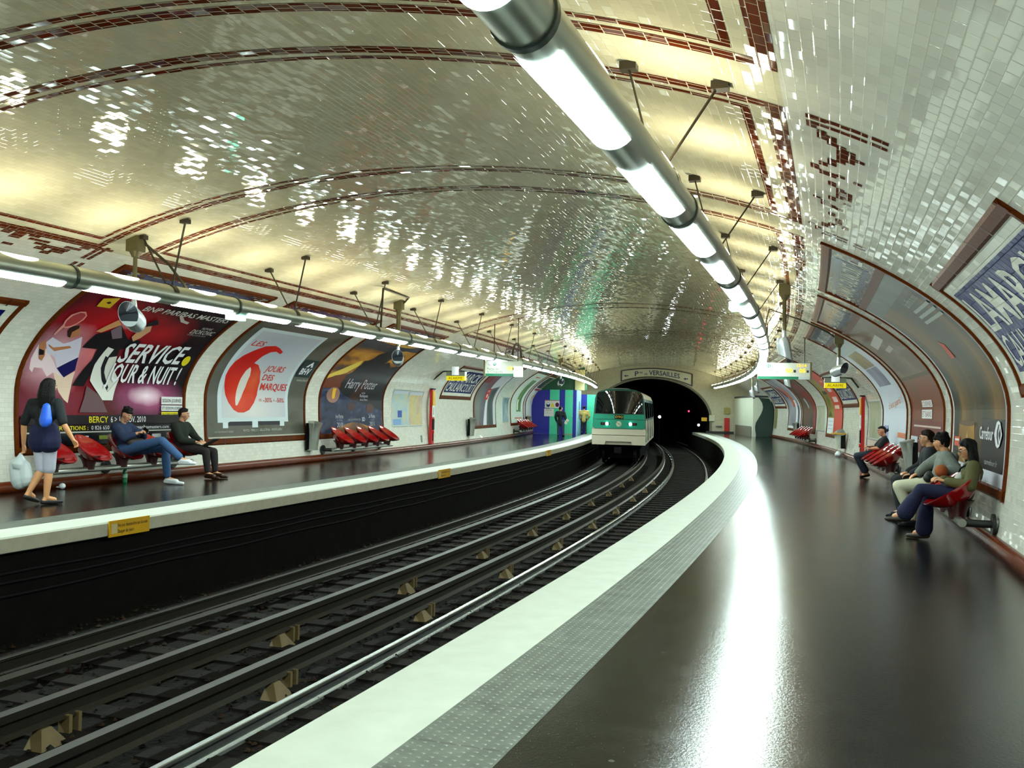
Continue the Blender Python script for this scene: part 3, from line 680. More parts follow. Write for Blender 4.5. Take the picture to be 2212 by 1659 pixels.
light_tube('tube_light', -9.11, 3.01, 0.139, 'long grey light tube hung over the left platform edge', -8.0, 66.0, 9.86 - 1.80 * 9, 1.80, 1.34, 9.55 - 3.6 * 4, 3.6, 10.21 - 1.80 * 9, 1.80, 0.62, 11.53 - 17.5)
# ================================================================ ceramic frames, posters, name panels
M_FRAME = mat('brown_glazed_frame_tile', (92, 42, 12), 0.3, var=0.4, scale=14, bump=0.004, spec=0.04)
M_FRAMED = mat('dark_brown_frame_joint', (54, 26, 14), 0.3, var=0.2, spec=0.2)
M_PAPER = mat('white_poster_paper', (226, 230, 232), 0.3, var=0.05, scale=2)
M_NAVY = tile_mat('navy_name_tiles', (14, 26, 92), (10, 16, 56), w=0.15, h=0.15, tilt=0.03, rough=0.2, var=0.2, gap=0.003, spec=0.03)
M_NAMEW = tile_mat('white_name_tiles', (226, 226, 214), (186, 182, 166), tilt=0.04, rough=0.15, spec=0.1)
def mosaic_mat():
    n = NB('mottled_name_mosaic'); uvv, U, V = n.uv()
    row = n.math('FLOOR', n.math('DIVIDE', V, 0.036)); cl = n.math('FLOOR', n.math('ADD', n.math('DIVIDE', U, 0.11), n.math('MULTIPLY', n.math('FLOORED_MODULO', row, 2.0), 0.5)))
    wn = n.N.new('ShaderNodeTexWhiteNoise'); wn.noise_dimensions = '2D'; n.L.new(n.combine(cl, row, 0.0), wn.inputs['Vector'])
    c = n.ramp(wn.outputs['Value'], [(0.0, lin((70, 34, 18))), (0.40, lin((112, 60, 28))), (0.55, lin((150, 148, 130))), (0.80, lin((52, 62, 120)))])
    n.N[c.node.name].color_ramp.interpolation = 'CONSTANT'
    n.set(n.b.inputs['Base Color'], c); n.b.inputs['Roughness'].default_value = 0.16; n.b.inputs['Specular IOR Level'].default_value = 0.25; return n.m
M_MOSAIC = mosaic_mat()
M_MBLUE = mat('blue_mosaic_field', (30, 42, 96), 0.15, var=0.35, scale=16)
Y0, Y1, YD = 0.56, 4.60, 3.84          # bottom, top and divider of a poster frame, up the wall
def frame_border(fn, x0, x1, y0, y1, w, wb, off=0.0, h=0.03):
    """Moulded ceramic border: raised, bevelled, as four mitred runs along the wall."""
    mb = MB()
    def run(ax, bx, ay, by):
        for (p0, p1, o0, o1) in ((0, .2, 0, h), (.2, .8, h, h), (.8, 1, h, 0.004)): pass
    def vbar(xa, xb):
        n = int((y1 - y0) / 0.16) + 1
        xs = [xa, xa + (xb - xa) * .22, xa + (xb - xa) * .78, xb]; os = [0.0, h, h, 0.0]
        vs = [fn(x, y0 + (y1 - y0) * j / n, o) for j in range(n + 1) for x, o in zip(xs, os)]
        mb.add(vs, [(j * 4 + i, j * 4 + i + 1, j * 4 + i + 5, j * 4 + i + 4) for j in range(n) for i in range(3)])
    def hbar(ya, yb):
        n = int((x1 - x0) / 0.3) + 1
        ys = [ya, ya + (yb - ya) * .22, ya + (yb - ya) * .78, yb]; os = [0.0, h, h, 0.0]
        vs = [fn(x0 + (x1 - x0) * i / n, y, o) for i in range(n + 1) for y, o in zip(ys, os)]
        mb.add(vs, [(i * 4 + j, (i + 1) * 4 + j, (i + 1) * 4 + j + 1, i * 4 + j + 1) for i in range(n) for j in range(3)])
    vbar(x0, x0 + w); vbar(x1 - w, x1); hbar(y0, y0 + wb); hbar(y1 - wb, y1)
    return mb
def poster_frame(fn, xa, label, width=4.6, side='L', title=True):
    x0, x1 = xa, xa + width
    base = fn((x0 + x1) / 2, Y0, 0)
    t = thing('poster_surround', label, 'poster surround', Matrix.Translation(base))
    part('ceramic_border', frame_border(fn, x0, x1, Y0, Y1, 0.095, 0.15), M_FRAME, t)
    jt = MB()
    k = x0 + 0.72
    while k < x1 - 0.2: jt.patch(fn, k, k + 0.035, Y0, Y0 + 0.15, 0.032); k += 0.72
    part('border_joints', jt, M_FRAMED, t)
    part('divider_rail', MB().patch(fn, x0 + .09, x1 - .09, YD - 0.06, YD + 0.06, 0.02, thick=0.02), M_FRAME, t)
    mz = part('title_mosaic', MB().patch(fn, x0 + .09, x1 - .09, YD + 0.05, Y1 - 0.14, 0.006), M_MOSAIC, t)
    part('blue_field', MB().patch(fn, x0 + .75, x1 - .75, YD + 0.12, Y1 - 0.2, 0.009), M_MBLUE, mz)
    lt = MB().flat(text_bm('LAMARCK - CAULAINCOURT', x0 + 0.85, YD + 0.2, width - 1.7, 0.26, bold=0.01), fn, 0.012)
    for xx_ in (x0 + 0.25, x1 - 0.6):
        part('corner_mark', MB().flat(poly_bm([(xx_, YD + .22), (xx_ + .35, YD + .22), (xx_ + .35, YD + .27), (xx_ + .05, YD + .27), (xx_ + .05, YD + .4), (xx_, YD + .4)]), fn, 0.012), M_NAMEW, mz)
    part('title_lettering', lt, M_NAMEW, mz)
    return t
def c_(*a): return mat('ink_%d_%d_%d' % a, a, 0.36, var=0.06, scale=3, spec=0.16)
class Sheet:
    """One printed sheet: every printed shape becomes a face of the same mesh."""
    def __init__(s, fn): s.fn = fn; s.mb = MB(); s.ms = []; s.k = 0
    def idx(s, m):
        if isinstance(m, tuple): m = c_(*m)
        if m not in s.ms: s.ms.append(m)
        return s.ms.index(m)
    def up(s): s.k += 1; return 0.008 + s.k * 0.0011
    def rect(s, x0, x1, y0, y1, m): s.mb.patch(s.fn, x0, x1, y0, y1, s.up(), mi=s.idx(m)); return s
    def poly(s, pts, m): s.mb.flat(poly_bm(pts), s.fn, s.up(), mi=s.idx(m)); return s
    def text(s, t, x, y, w, h, m, **k): s.mb.flat(text_bm(t, x, y, w, h, **k), s.fn, s.up(), mi=s.idx(m)); return s
    def done(s, name, label, cat, group=None): return single(name, s.mb, s.ms, label, cat, group=group)
def noise_ink(name, stops, scale=(0.6, 0.6), ang=0.0, detail=4, dist=0.6, rough=0.28):
    n = NB(name); uvv, U, V = n.uv()
    mp = n.N.new('ShaderNodeMapping'); mp.inputs['Scale'].default_value = (scale[0], scale[1], 1); mp.inputs['Rotation'].default_value = (0, 0, ang); n.L.new(uvv, mp.inputs['Vector'])
    t = n.N.new('ShaderNodeTexNoise'); n.L.new(mp.outputs[0], t.inputs['Vector']); t.inputs['Scale'].default_value = 1; t.inputs['Detail'].default_value = detail; t.inputs['Distortion'].default_value = dist
    n.set(n.b.inputs['Base Color'], n.ramp(t.outputs['Fac'], [(p, lin(c)) for p, c in stops])); n.b.inputs['Roughness'].default_value = rough; n.b.inputs['Specular IOR Level'].default_value = 0.16; return n.m
def glow_ink(name, base, spots, nz=0.25):
    """Printed soft light: colour spots (x, y, rx, ry, colour) fading over a base colour, on the sheet itself."""
    n = NB(name); uvv, U, V = n.uv(); col = lin(base)
    w = n.noise(uvv, 2.2, 4)
    for x, y, rx, ry, c in spots:
        dx = n.math('DIVIDE', n.math('SUBTRACT', U, x), rx); dy = n.math('DIVIDE', n.math('SUBTRACT', V, y), ry)
        r = n.math('SQRT', n.math('ADD', n.math('MULTIPLY', dx, dx), n.math('MULTIPLY', dy, dy)))
        r = n.math('ADD', r, n.math('MULTIPLY', n.math('SUBTRACT', w, 0.5), nz * 2))
        f = n.math('SMOOTHSTEP', 0, 1) if False else n.ramp(r, [(0.0, (1, 1, 1, 1)), (1.0, (0, 0, 0, 1))])
        col = n.mix(f, col, lin(c))
    n.set(n.b.inputs['Base Color'], col); n.b.inputs['Roughness'].default_value = 0.36; n.b.inputs['Specular IOR Level'].default_value = 0.16; return n.m

LEFTF = [(12.18, 'brown ceramic surround around the tennis poster, above the waiting men'), (17.45, 'brown ceramic surround around the big red 6 poster'),
         (22.82, 'brown ceramic surround around the sunset and sea poster'), (38.40, 'brown ceramic surround around the purple poster with a red block, past the left name panel'),
         (47.0, 'brown ceramic surround around the pale poster with a green picture strip'), (52.5, 'last brown ceramic surround on the left, beside the blue hoarding')]
for x, lb in LEFTF: poster_frame(mapL, x, lb)
RIGHTF = [(-16.62, 'brown ceramic surround around the dark golden poster, nearest on the right wall'), (-22.02, 'brown ceramic surround around the rust brown poster behind the seated trio'),
          (-27.2, 'brown ceramic surround around the white poster, behind the far bin'), (-41.6, 'brown ceramic surround around the olive and red striped poster'),
          (-49.6, 'brown ceramic surround around the dark red poster'), (-54.6, 'brown ceramic surround around the grey and orange poster, farthest on the right')]
for x, lb in RIGHTF: poster_frame(mapR, x, lb)

# ---- left poster 1: tennis evening
X0 = 12.18
bg = glow_ink('tennis_poster_ground', (20, 6, 14), [(13.2, 2.2, 2.0, 2.4, (150, 22, 40)), (13.6, 3.05, 1.5, 0.75, (190, 18, 26)), (15.1, 2.95, 0.95, 0.6, (176, 24, 34)), (12.9, 2.2, 0.9, 0.8, (236, 190, 205)), (13.7, 2.35, 0.6, 0.5, (226, 120, 125)), (15.6, 1.55, 1.3, 0.42, (190, 90, 140)), (15.5, 1.58, 0.6, 0.2, (250, 225, 240)), (12.9, 1.4, 0.9, 0.5, (110, 34, 60)), (14.0, 3.13, 0.25, 0.2, (250, 180, 180))])
p = Sheet(mapL); p.rect(X0 + .1, X0 + 4.5, 0.70, 3.79, bg)
WHT, SKIN, NAVY_, BLK = (232, 232, 238), (186, 122, 84), (24, 22, 84), (22, 18, 24)
p.poly([(12.4, 1.98), (12.35, 2.16), (12.35, 2.45), (12.63, 2.33), (12.99, 2.02), (13.22, 1.86), (13.16, 1.81), (12.95, 1.94), (12.83, 1.86), (12.67, 2.0), (12.49, 2.01), (12.48, 1.92)], (238, 214, 222))
p.poly([(12.95, 1.94), (13.22, 1.86), (13.45, 1.98), (13.44, 1.68), (13.38, 1.42), (13.28, 1.48), (13.16, 1.6)], (232, 204, 184))
p.poly([(12.53, 2.6), (12.86, 2.49), (12.98, 2.54), (13.16, 2.67), (13.3, 2.45), (13.38, 2.25), (12.99, 2.02), (12.85, 2.21), (12.61, 2.3), (12.47, 2.49)], (214, 208, 228))
p.poly([(12.99, 2.02), (13.38, 2.25), (13.44, 2.0), (13.22, 1.86)], NAVY_)
p.poly([(12.54, 2.46), (12.69, 2.4), (13.03, 2.46), (13.09, 2.42), (12.76, 2.33), (12.57, 2.42)], SKIN)
p.poly([(12.78, 2.78), (12.93, 2.87), (13.02, 2.8), (13.05, 2.68), (12.94, 2.63), (12.86, 2.63)], SKIN)
p.poly([(12.83, 2.65), (12.73, 2.77), (12.73, 2.87), (12.89, 2.92), (12.93, 2.85), (12.85, 2.75), (12.9, 2.63)], (50, 30, 26))
p.poly([(12.35, 2.45), (12.42, 2.55), (12.52, 2.39), (12.6, 2.24), (12.59, 2.14), (12.51, 2.17)], SKIN)
p.poly([(12.4, 2.36), (12.53, 2.33), (12.57, 2.25), (12.47, 2.24)], BLK)
p.poly([(12.49, 2.67), (12.52, 2.9), (12.59, 2.87), (12.53, 2.65)], (222, 150, 140))
p.poly([(12.52, 2.89), (12.48, 2.99), (12.49, 3.14), (12.6, 3.23), (12.72, 3.25), (12.83, 3.16), (12.85, 3.05), (12.8, 2.94), (12.72, 2.85), (12.61, 2.82)], (228, 150, 140))
p.poly([(12.55, 2.9), (12.52, 2.99), (12.54, 3.12), (12.63, 3.21), (12.73, 3.21), (12.8, 3.16), (12.81, 3.06), (12.77, 2.96), (12.7, 2.89), (12.6, 2.85)], (176, 62, 66))
p.poly([(13.32, 2.46), (13.41, 2.77), (13.65, 2.87), (13.79, 3.05), (14.27, 2.73), (14.62, 2.73), (14.74, 2.57), (14.27, 2.49), (14.3, 2.34), (14.49, 1.81), (14.14, 1.84), (13.86, 1.98), (13.74, 1.72), (13.46, 1.73), (13.73, 2.23), (13.7, 2.45)], BLK)
p.poly([(13.34, 2.83), (13.61, 3.17), (13.79, 3.05), (13.49, 2.82)], (214, 150, 100))
p.poly([(13.67, 2.89), (13.79, 3.06), (14.09, 2.75), (13.88, 2.7)], (120, 100, 112))
p.poly([(13.81, 1.73), (14.11, 1.59), (14.24, 1.48), (14.38, 1.26), (13.65, 1.26), (13.77, 1.53)], (104, 78, 84))
p.poly([(13.92, 2.52), (14.11, 2.48), (14.07, 2.3), (14.08, 2.0), (14.15, 1.87), (14.37, 1.63), (14.62, 1.89), (14.51, 1.48), (14.24, 1.48), (14.13, 1.59), (13.86, 1.83), (13.84, 2.14)], (226, 226, 220))
p.poly([(14.11, 2.3), (14.14, 1.95), (14.37, 1.64), (14.60, 1.88), (14.4, 2.05), (14.3, 2.34)], (214, 212, 204))
p.poly([(14.0, 2.33), (14.03, 2.08), (14.16, 1.84), (14.34, 1.66), (14.37, 1.72), (14.16, 2.0), (14.07, 2.3)], (30, 26, 34))
p.poly([(14.3, 2.8), (14.35, 3.05), (14.53, 3.14), (14.64, 2.99), (14.55, 2.8), (14.43, 2.7)], (206, 156, 116))
p.poly([(14.35, 3.1), (14.4, 3.23), (14.51, 3.31), (14.67, 3.19), (14.51, 3.12)], (26, 24, 30))
p.poly([(15.0, 3.52), (15.2, 3.40), (15.4, 3.36), (15.4, 3.30), (15.15, 3.34), (14.95, 3.48)], (196, 180, 176))
p.poly([(12.78, 3.43), (12.72, 3.65), (13.05, 3.73), (13.1, 3.43)], (216, 176, 40))
p.poly([(12.87, 3.56), (12.93, 3.60), (12.99, 3.57), (12.96, 3.53)], BLK)
p.poly([(13.29, 3.43), (13.19, 3.59), (13.53, 3.63), (13.67, 3.43)], (26, 66, 52))
p.poly(ell_pts(13.42, 3.52, 0.08, 0.05), (190, 160, 60))
p.text('BNP PARIBAS MASTERS', 13.84, 3.50, 2.62, 0.14, (206, 206, 200), shear=0.2, bold=0.012)
p.text('NOVAK', 15.95, 3.22, 0.34, 0.07, (196, 190, 190), shear=0.25)
p.text('DJOKOVIC', 15.72, 3.08, 0.74, 0.12, (206, 204, 200), shear=0.25)
p.text('VAINQUEUR 2009', 15.7, 3.02, 0.6, 0.04, (150, 140, 140), shear=0.25)
p.text('SERVICE', 14.33, 2.23, 1.82, 0.43, WHT, shear=0.12, bold=0.02, slant=0.03)
p.text('JOUR & NUIT !', 14.23, 1.83, 2.1, 0.37, WHT, shear=0.12, bold=0.02, slant=0.0)
p.poly(ell_pts(16.34, 2.37, 0.115, 0.12), (226, 206, 30))
p.rect(15.93, 16.62, 1.42, 1.57, (226, 226, 226)); p.rect(15.93, 16.62, 1.29, 1.40, (222, 222, 222)); p.rect(15.93, 16.6, 1.17, 1.27, (222, 204, 30))
p.text('SESSION JOURNÉE', 15.96, 1.46, 0.62, 0.07, BLK); p.text('ET SESSION SOIRÉE', 15.96, 1.315, 0.62, 0.06, BLK); p.text('DU LUNDI AU VENDREDI', 15.96, 1.19, 0.6, 0.055, BLK)
p.rect(X0 + .1, X0 + 4.5, 1.05, 1.215, (26, 18, 24)); p.rect(X0 + .1, X0 + 4.5, 0.935, 1.04, (20, 16, 20)); p.rect(X0 + .1, X0 + 4.5, 0.905, 0.93, (176, 176, 168)); p.rect(X0 + .1, X0 + 4.5, 0.70, 0.905, (14, 16, 22))
p.text('BERCY', 13.86, 1.08, 0.5, 0.11, (226, 206, 30), bold=0.01); p.text('6 > 14 NOV. 2010', 14.43, 1.08, 1.0, 0.11, WHT)
p.text('RÉSERVATIONS :', 12.85, 0.955, 0.98, 0.07, (226, 206, 30), bold=0.01); p.text('0 826 650 000', 13.91, 0.955, 0.68, 0.07, WHT); p.text('www.bnpparibasmasters.com', 14.72, 0.955, 1.42, 0.065, WHT)
for xx_, cc in ((13.55, (200, 200, 200)), (14.1, (150, 170, 60)), (15.6, (190, 190, 190)), (16.1, (160, 160, 170))): p.rect(xx_, xx_ + .28, 0.78, 0.85, cc)
p.done('poster', 'red and black tennis tournament poster reading SERVICE JOUR & NUIT', 'poster')

# ---- left poster 2: the big red 6
X0 = 17.45; p = Sheet(mapL)
gp = noise_ink('dusky_board_ground', [(0.3, (70, 72, 52)), (0.5, (92, 92, 84)), (0.7, (104, 100, 96))], (0.8, 1.1))
p.rect(X0 + .1, X0 + 4.5, 0.70, 3.79, gp)
p.rect(18.17, 18.38, 0.92, 1.1, (214, 226, 230)); p.rect(19.40, 19.66, 0.92, 1.1, (214, 226, 230)); p.rect(20.70, 20.92, 0.94, 1.1, (214, 226, 230))
p.rect(18.38, 19.40, 0.97, 1.06, (34, 36, 44)); p.rect(19.66, 20.7, 0.97, 1.06, (34, 36, 44))
p.poly([(17.96, 1.04), (21.12, 1.04), (20.98, 3.52), (17.86, 3.53)], (208, 220, 226))
p.poly([(18.12, 1.15), (20.98, 1.15), (20.84, 3.42), (18.04, 3.43)], glow_ink('pale_grey_board', (196, 200, 208), [(19.4, 1.3, 1.6, 1.0, (226, 222, 220)), (19.4, 3.0, 1.6, 0.8, (176, 182, 196))], 0.1))
red6 = glow_ink('brush_red', (206, 26, 14), [(18.9, 1.5, 0.9, 0.9, (224, 74, 40)), (19.3, 2.0, 0.4, 0.5, (230, 96, 60)), (18.5, 2.6, 0.6, 0.5, (196, 14, 12))], 0.15)
p.poly([(19.72, 2.85), (19.42, 2.96), (19.16, 3.01), (18.79, 2.96), (18.5, 2.8), (18.25, 2.62), (18.12, 2.46), (18.06, 2.28), (18.06, 2.08), (18.15, 1.84), (18.25, 1.64), (18.38, 1.48), (18.6, 1.32), (18.79, 1.26), (19.04, 1.26), (19.27, 1.32), (19.47, 1.48), (19.59, 1.66), (19.58, 1.98), (19.42, 2.23), (19.14, 2.41), (18.91, 2.45), (19.04, 2.67), (19.22, 2.8), (19.42, 2.84), (19.62, 2.79), (19.7, 2.78)], red6)
p.poly([(18.86, 2.34), (18.77, 2.24), (18.71, 2.05), (18.68, 1.77), (18.66, 1.53), (18.68, 1.42), (18.75, 1.42), (18.91, 1.61), (19.02, 1.84), (19.04, 2.12), (18.96, 2.27)], (224, 216, 208))
R6 = (214, 58, 48)
p.text('LES', 18.16, 2.94, 0.5, 0.16, R6, shear=0.25, bold=0.014); p.text('JOURS', 19.55, 2.26, 0.86, 0.16, R6, shear=0.25, bold=0.014); p.text('DES', 19.62, 2.03, 0.5, 0.15, R6, shear=0.15, bold=0.014)
p.text('MARQUES', 19.67, 1.79, 1.26, 0.17, R6, bold=0.014); p.text('DE', 19.69, 1.52, 0.12, 0.06, R6); p.text('-30%', 19.88, 1.50, 0.42, 0.11, R6); p.text('À', 20.36, 1.52, 0.06, 0.06, R6); p.text('-50%', 20.47, 1.50, 0.42, 0.11, R6)
p.rect(21.12, 21.86, 2.18, 2.70, (16, 46, 50)); p.poly([(21.36, 2.48), (21.58, 2.66), (21.72, 2.48), (21.62, 2.48), (21.56, 2.56), (21.47, 2.48)], WHT); p.text('BHV', 21.22, 2.26, 0.52, 0.18, WHT, shear=0.1, bold=0.03)
p.text('www.bhv.fr', 21.28, 2.06, 0.6, 0.08, (196, 200, 190)); p.text('RIVOLI - PARLY 2 - BELLE ÉPINE - MONTLHÉRY', 18.97, 0.83, 1.8, 0.055, (186, 190, 180)); p.text('NOCTURNE MERCREDI ET VENDREDI', 17.8, 0.82, 0.75, 0.04, (166, 170, 160))
p.rect(X0 + .1, X0 + 4.5, 0.70, 0.735, (180, 176, 160))
p.done('poster', 'grey poster of a white board with a huge red brushed 6', 'poster')

# ---- left poster 3: a plain sunset over the sea under a dark hill
X0 = 22.82; p = Sheet(mapL)
sky = noise_ink('sunset_sky', [(0.25, (30, 34, 52)), (0.42, (120, 78, 40)), (0.55, (206, 140, 44)), (0.72, (236, 196, 90))], (0.35, 2.0), 0.55, 5, 0.9)
p.rect(X0 + .1, X0 + 4.5, 0.70, 3.79, sky)
p.poly([(X0 + .1, 3.79), (X0 + .1, 3.5), (23.8, 3.42), (25.2, 3.3), (26.4, 3.5), (X0 + 4.5, 3.5), (X0 + 4.5, 3.79)], noise_ink('storm_cloud', [(0.3, (26, 30, 48)), (0.7, (70, 66, 78))], (0.6, 1.5)))
p.poly([(22.92, 2.2), (22.92, 2.31), (23.4, 2.48), (23.88, 2.7), (24.28, 2.89), (24.35, 2.68), (23.95, 2.43), (23.59, 2.33)], (238, 210, 90))
p.poly([(22.92, 2.17), (23.34, 2.3), (24.03, 2.39), (24.19, 2.12), (23.98, 1.92), (22.94, 1.88)], (112, 54, 22))
p.poly([(22.92, 1.92), (24.1, 1.95), (24.3, 1.77), (25.2, 1.59), (27.3, 1.53), (27.3, 0.70), (22.92, 0.70)], noise_ink('night_sea', [(0.3, (14, 18, 42)), (0.55, (38, 50, 84)), (0.75, (84, 96, 126))], (1.2, 3.0), 0.2, 5, 1.2))
p.poly(ell_pts(23.68, 1.74, 0.42, 0.22), (150, 110, 96)); p.poly([(23.58, 1.92), (23.80, 1.92), (23.8, 1.66), (23.69, 1.62), (23.62, 1.66)], (238, 186, 50))
p.poly([(25.6, 3.52), (25.2, 3.34), (24.87, 3.20), (24.83, 3.01), (24.64, 2.92), (24.4, 2.89), (24.43, 2.7), (24.23, 2.43), (24.02, 2.36), (24.06, 2.23), (23.95, 2.1), (24.02, 1.92), (24.24, 1.77), (24.96, 1.62), (26.0, 1.5), (27.3, 1.3), (27.3, 2.9), (26.6, 2.75), (26.2, 2.95), (25.9, 2.85), (26.1, 3.2)], noise_ink('dark_hill', [(0.35, (12, 14, 26)), (0.6, (22, 24, 34)), (0.8, (64, 24, 14))], (0.5, 0.8)))
p.poly(ell_pts(24.95, 1.42, 0.3, 0.12), (60, 34, 40)); p.poly(ell_pts(26.3, 1.38, 0.3, 0.14), (74, 36, 34))
TW = (196, 196, 206)
p.text('Harry Potter', 24.30, 1.95, 2.2, 0.30, TW, shear=0.22); p.text('et les', 25.6, 1.80, 0.25, 0.06, TW); p.text('Reliques', 25.5, 1.70, 0.6, 0.09, TW); p.text('de la Mort', 25.55, 1.60, 0.55, 0.06, TW)
p.text('1re Partie', 23.86, 1.10, 0.5, 0.11, TW); p.text('NOVEMBRE', 23.92, 1.02, 0.38, 0.05, (120, 124, 140)); p.text('2010', 23.92, 0.86, 0.4, 0.13, TW)
p.text('2e Partie', 26.19, 1.10, 0.5, 0.11, TW); p.text('JUILLET', 26.27, 1.02, 0.34, 0.05, (120, 124, 140)); p.text('2011', 26.25, 0.86, 0.38, 0.13, TW); p.text('AU CINÉMA EN', 24.68, 1.03, 0.9, 0.06, (150, 150, 150)); p.text('3D', 25.66, 1.01, 0.24, 0.11, TW, bold=0.02)
p.done('poster', 'dark film poster of a golden sunset over a night sea', 'poster')

# ---- left posters farther on
X0 = 38.40; p = Sheet(mapL)
p.rect(X0 + .1, X0 + 4.5, 0.70, 3.79, noise_ink('purple_street_picture', [(0.3, (70, 72, 84)), (0.5, (110, 104, 120)), (0.62, (120, 60, 70)), (0.75, (140, 140, 160))], (0.5, 0.9), 0.4))
p.rect(X0 + .1, 39.6, 2.6, 3.79, (120, 30, 40)); p.poly(ell_pts(39.2, 1.55, 0.5, 0.85), (120, 122, 116)); p.poly([(40.2, 0.7), (40.9, 1.95), (41.2, 1.95), (40.9, 0.7)], (222, 224, 234)); p.poly([(41.4, 0.7), (41.3, 2.2), (42.0, 2.4), (42.2, 0.7)], (60, 74, 72)); p.poly([(40.7, 2.3), (42.4, 2.5), (42.4, 3.7), (40.6, 3.6)], (198, 200, 206))
p.rect(40.35, 41.0, 1.80, 2.32, (206, 34, 30)); p.text('DVD', 40.45, 2.15, 0.4, 0.1, WHT); p.rect(40.55, 40.8, 1.9, 2.05, (230, 210, 200)); p.rect(42.3, X0 + 4.5, 0.7, 3.79, (206, 208, 212))
p.done('poster', 'poster of grey and purple figures with a red block, past the left name panel', 'poster')
X0 = 47.0; p = Sheet(mapL)
p.rect(X0 + .1, X0 + 4.5, 0.70, 3.79, (206, 220, 212)); p.poly([(49.0, 1.26), (50.6, 1.26), (50.6, 2.2), (50.6, 3.2), (49.0, 3.2)], noise_ink('green_market_picture', [(0.35, (40, 110, 60)), (0.55, (110, 150, 60)), (0.7, (206, 190, 70))], (1.2, 1.2))); p.rect(49.15, 49.6, 1.35, 1.9, (226, 236, 226)); p.rect(48.4, 50.9, 0.9, 0.97, (200, 120, 90)); p.rect(48.6, 50.2, 3.4, 3.5, (206, 110, 90))
p.done('poster', 'pale poster with a slim green picture strip, next to last on the left wall', 'poster')
X0 = 52.5; p = Sheet(mapL)
p.rect(X0 + .1, X0 + 4.5, 0.70, 3.79, (206, 212, 214)); p.rect(53.2, 56.4, 2.75, 3.7, noise_ink('dark_photo_strip', [(0.35, (40, 50, 56)), (0.6, (70, 84, 84)), (0.75, (120, 70, 80))], (0.8, 1.0))); p.rect(53.3, 56.0, 2.55, 2.7, (170, 60, 70)); p.poly([(54.3, 2.0), (55.2, 2.1), (55.4, 2.3), (54.6, 2.25)], (226, 170, 60))
p.done('poster', 'white poster with a dark photograph at its top, last on the left wall', 'poster')

# ---- right posters
X0 = -16.62; p = Sheet(mapR)
gold = noise_ink('golden_blur', [(0.30, (20, 19, 15)), (0.46, (48, 40, 20)), (0.60, (98, 68, 22)), (0.76, (150, 108, 40))], (0.7, 0.16), 0.12, 3, 0.7)
p.rect(X0 + .1, X0 + 4.5, 0.70, 3.79, (214, 216, 226)); p.rect(X0 + .22, X0 + 4.36, 0.86, 3.79, gold)
p.rect(X0 + 2.75, X0 + 4.36, 0.86, 1.5, (34, 30, 32)); p.rect(X0 + .22, X0 + 4.36, 3.5, 3.79, noise_ink('grey_blur', [(0.3, (76, 80, 76)), (0.7, (120, 124, 118))], (0.7, 0.7)))
p.poly([(-15.9, 0.86), (-14.4, 0.86), (-14.5, 1.42), (-15.85, 1.42)], noise_ink('amber_glass', [(0.3, (120, 80, 22)), (0.7, (186, 136, 44))], (1.5, 1.5))); p.poly(ell_pts(-15.15, 1.43, 0.72, 0.04), (90, 60, 22))
p.poly([(-15.35, 0.95), (-15.1, 1.32), (-14.85, 0.95), (-14.95, 0.88), (-15.25, 0.88)], (198, 166, 100))
p.poly([(-14.66, 2.40), (-14.32, 2.40), (-14.29, 2.63), (-14.58, 2.70)], (196, 84, 66))
for k in range(3):
    y = 2.98 + 0.1 * k; p.poly([(-13.95 + .1 * k, y), (-12.35, y - .02), (-12.35, y + .03), (-13.95 + .1 * k, y + .05)], (178, 184, 178))
p.text('Les offres du mois', -13.7, 3.30, 1.2, 0.12, (186, 192, 186)); p.rect(-16.2, -15.7, 1.08, 1.22, (206, 82, 54)); p.rect(-16.15, -15.75, 1.16, 1.19, WHT)
p.text('Carrefour', -13.98, 1.24, 1.0, 0.16, WHT, bold=0.012)
p.poly([(-12.9, 1.32), (-12.76, 1.46), (-12.64, 1.485), (-12.52, 1.46), (-12.38, 1.32), (-12.52, 1.18), (-12.64, 1.155), (-12.76, 1.18)], WHT)
p.poly([(-12.72, 1.36), (-12.62, 1.44), (-12.56, 1.44), (-12.62, 1.36), (-12.62, 1.28), (-12.56, 1.2), (-12.62, 1.2), (-12.72, 1.28)], BLK); p.poly([(-12.58, 1.34), (-12.5, 1.40), (-12.46, 1.32), (-12.5, 1.24), (-12.58, 1.30)], BLK); p.poly([(-12.88, 1.32), (-12.78, 1.40), (-12.74, 1.32), (-12.78, 1.24)], WHT)
p.text('carrefour.fr', -13.45, 0.93, 0.9, 0.07, (170, 172, 170))
p.done('poster', 'dark golden blurred poster with a white pointed logo, nearest on the right wall', 'poster')
X0 = -22.02; p = Sheet(mapR)
p.rect(X0 + .1, X0 + 4.5, 0.70, 3.79, noise_ink('rust_blur', [(0.3, (84, 32, 14)), (0.5, (124, 52, 22)), (0.7, (96, 62, 32))], (0.7, 0.5))); p.rect(X0 + .1, X0 + 4.5, 0.70, 1.42, (104, 32, 26)); p.rect(X0 + .1, X0 + 4.5, 2.35, 3.79, noise_ink('brown_blur', [(0.3, (60, 48, 36)), (0.5, (104, 76, 50)), (0.7, (140, 134, 124))], (0.4, 1.6), 0.3))
p.rect(X0 + .1, X0 + 4.5, 2.28, 2.36, (92, 84, 60))
p.poly([(-21.0, 3.3), (-19.0, 3.4), (-18.95, 3.22), (-20.9, 3.12)], (196, 190, 184)); p.poly([(-20.1, 3.04), (-19.05, 3.08), (-19.0, 2.98), (-20.0, 2.94)], (186, 180, 176))
p.rect(-20.25, -18.87, 1.69, 1.82, (226, 226, 226)); p.text('CUISINES', -20.2, 1.71, 1.25, 0.09, (120, 40, 30)); p.rect(-20.34, -18.95, 1.47, 1.64, (226, 226, 226)); p.text('ET BAINS', -20.25, 1.50, 1.2, 0.11, (120, 40, 30))
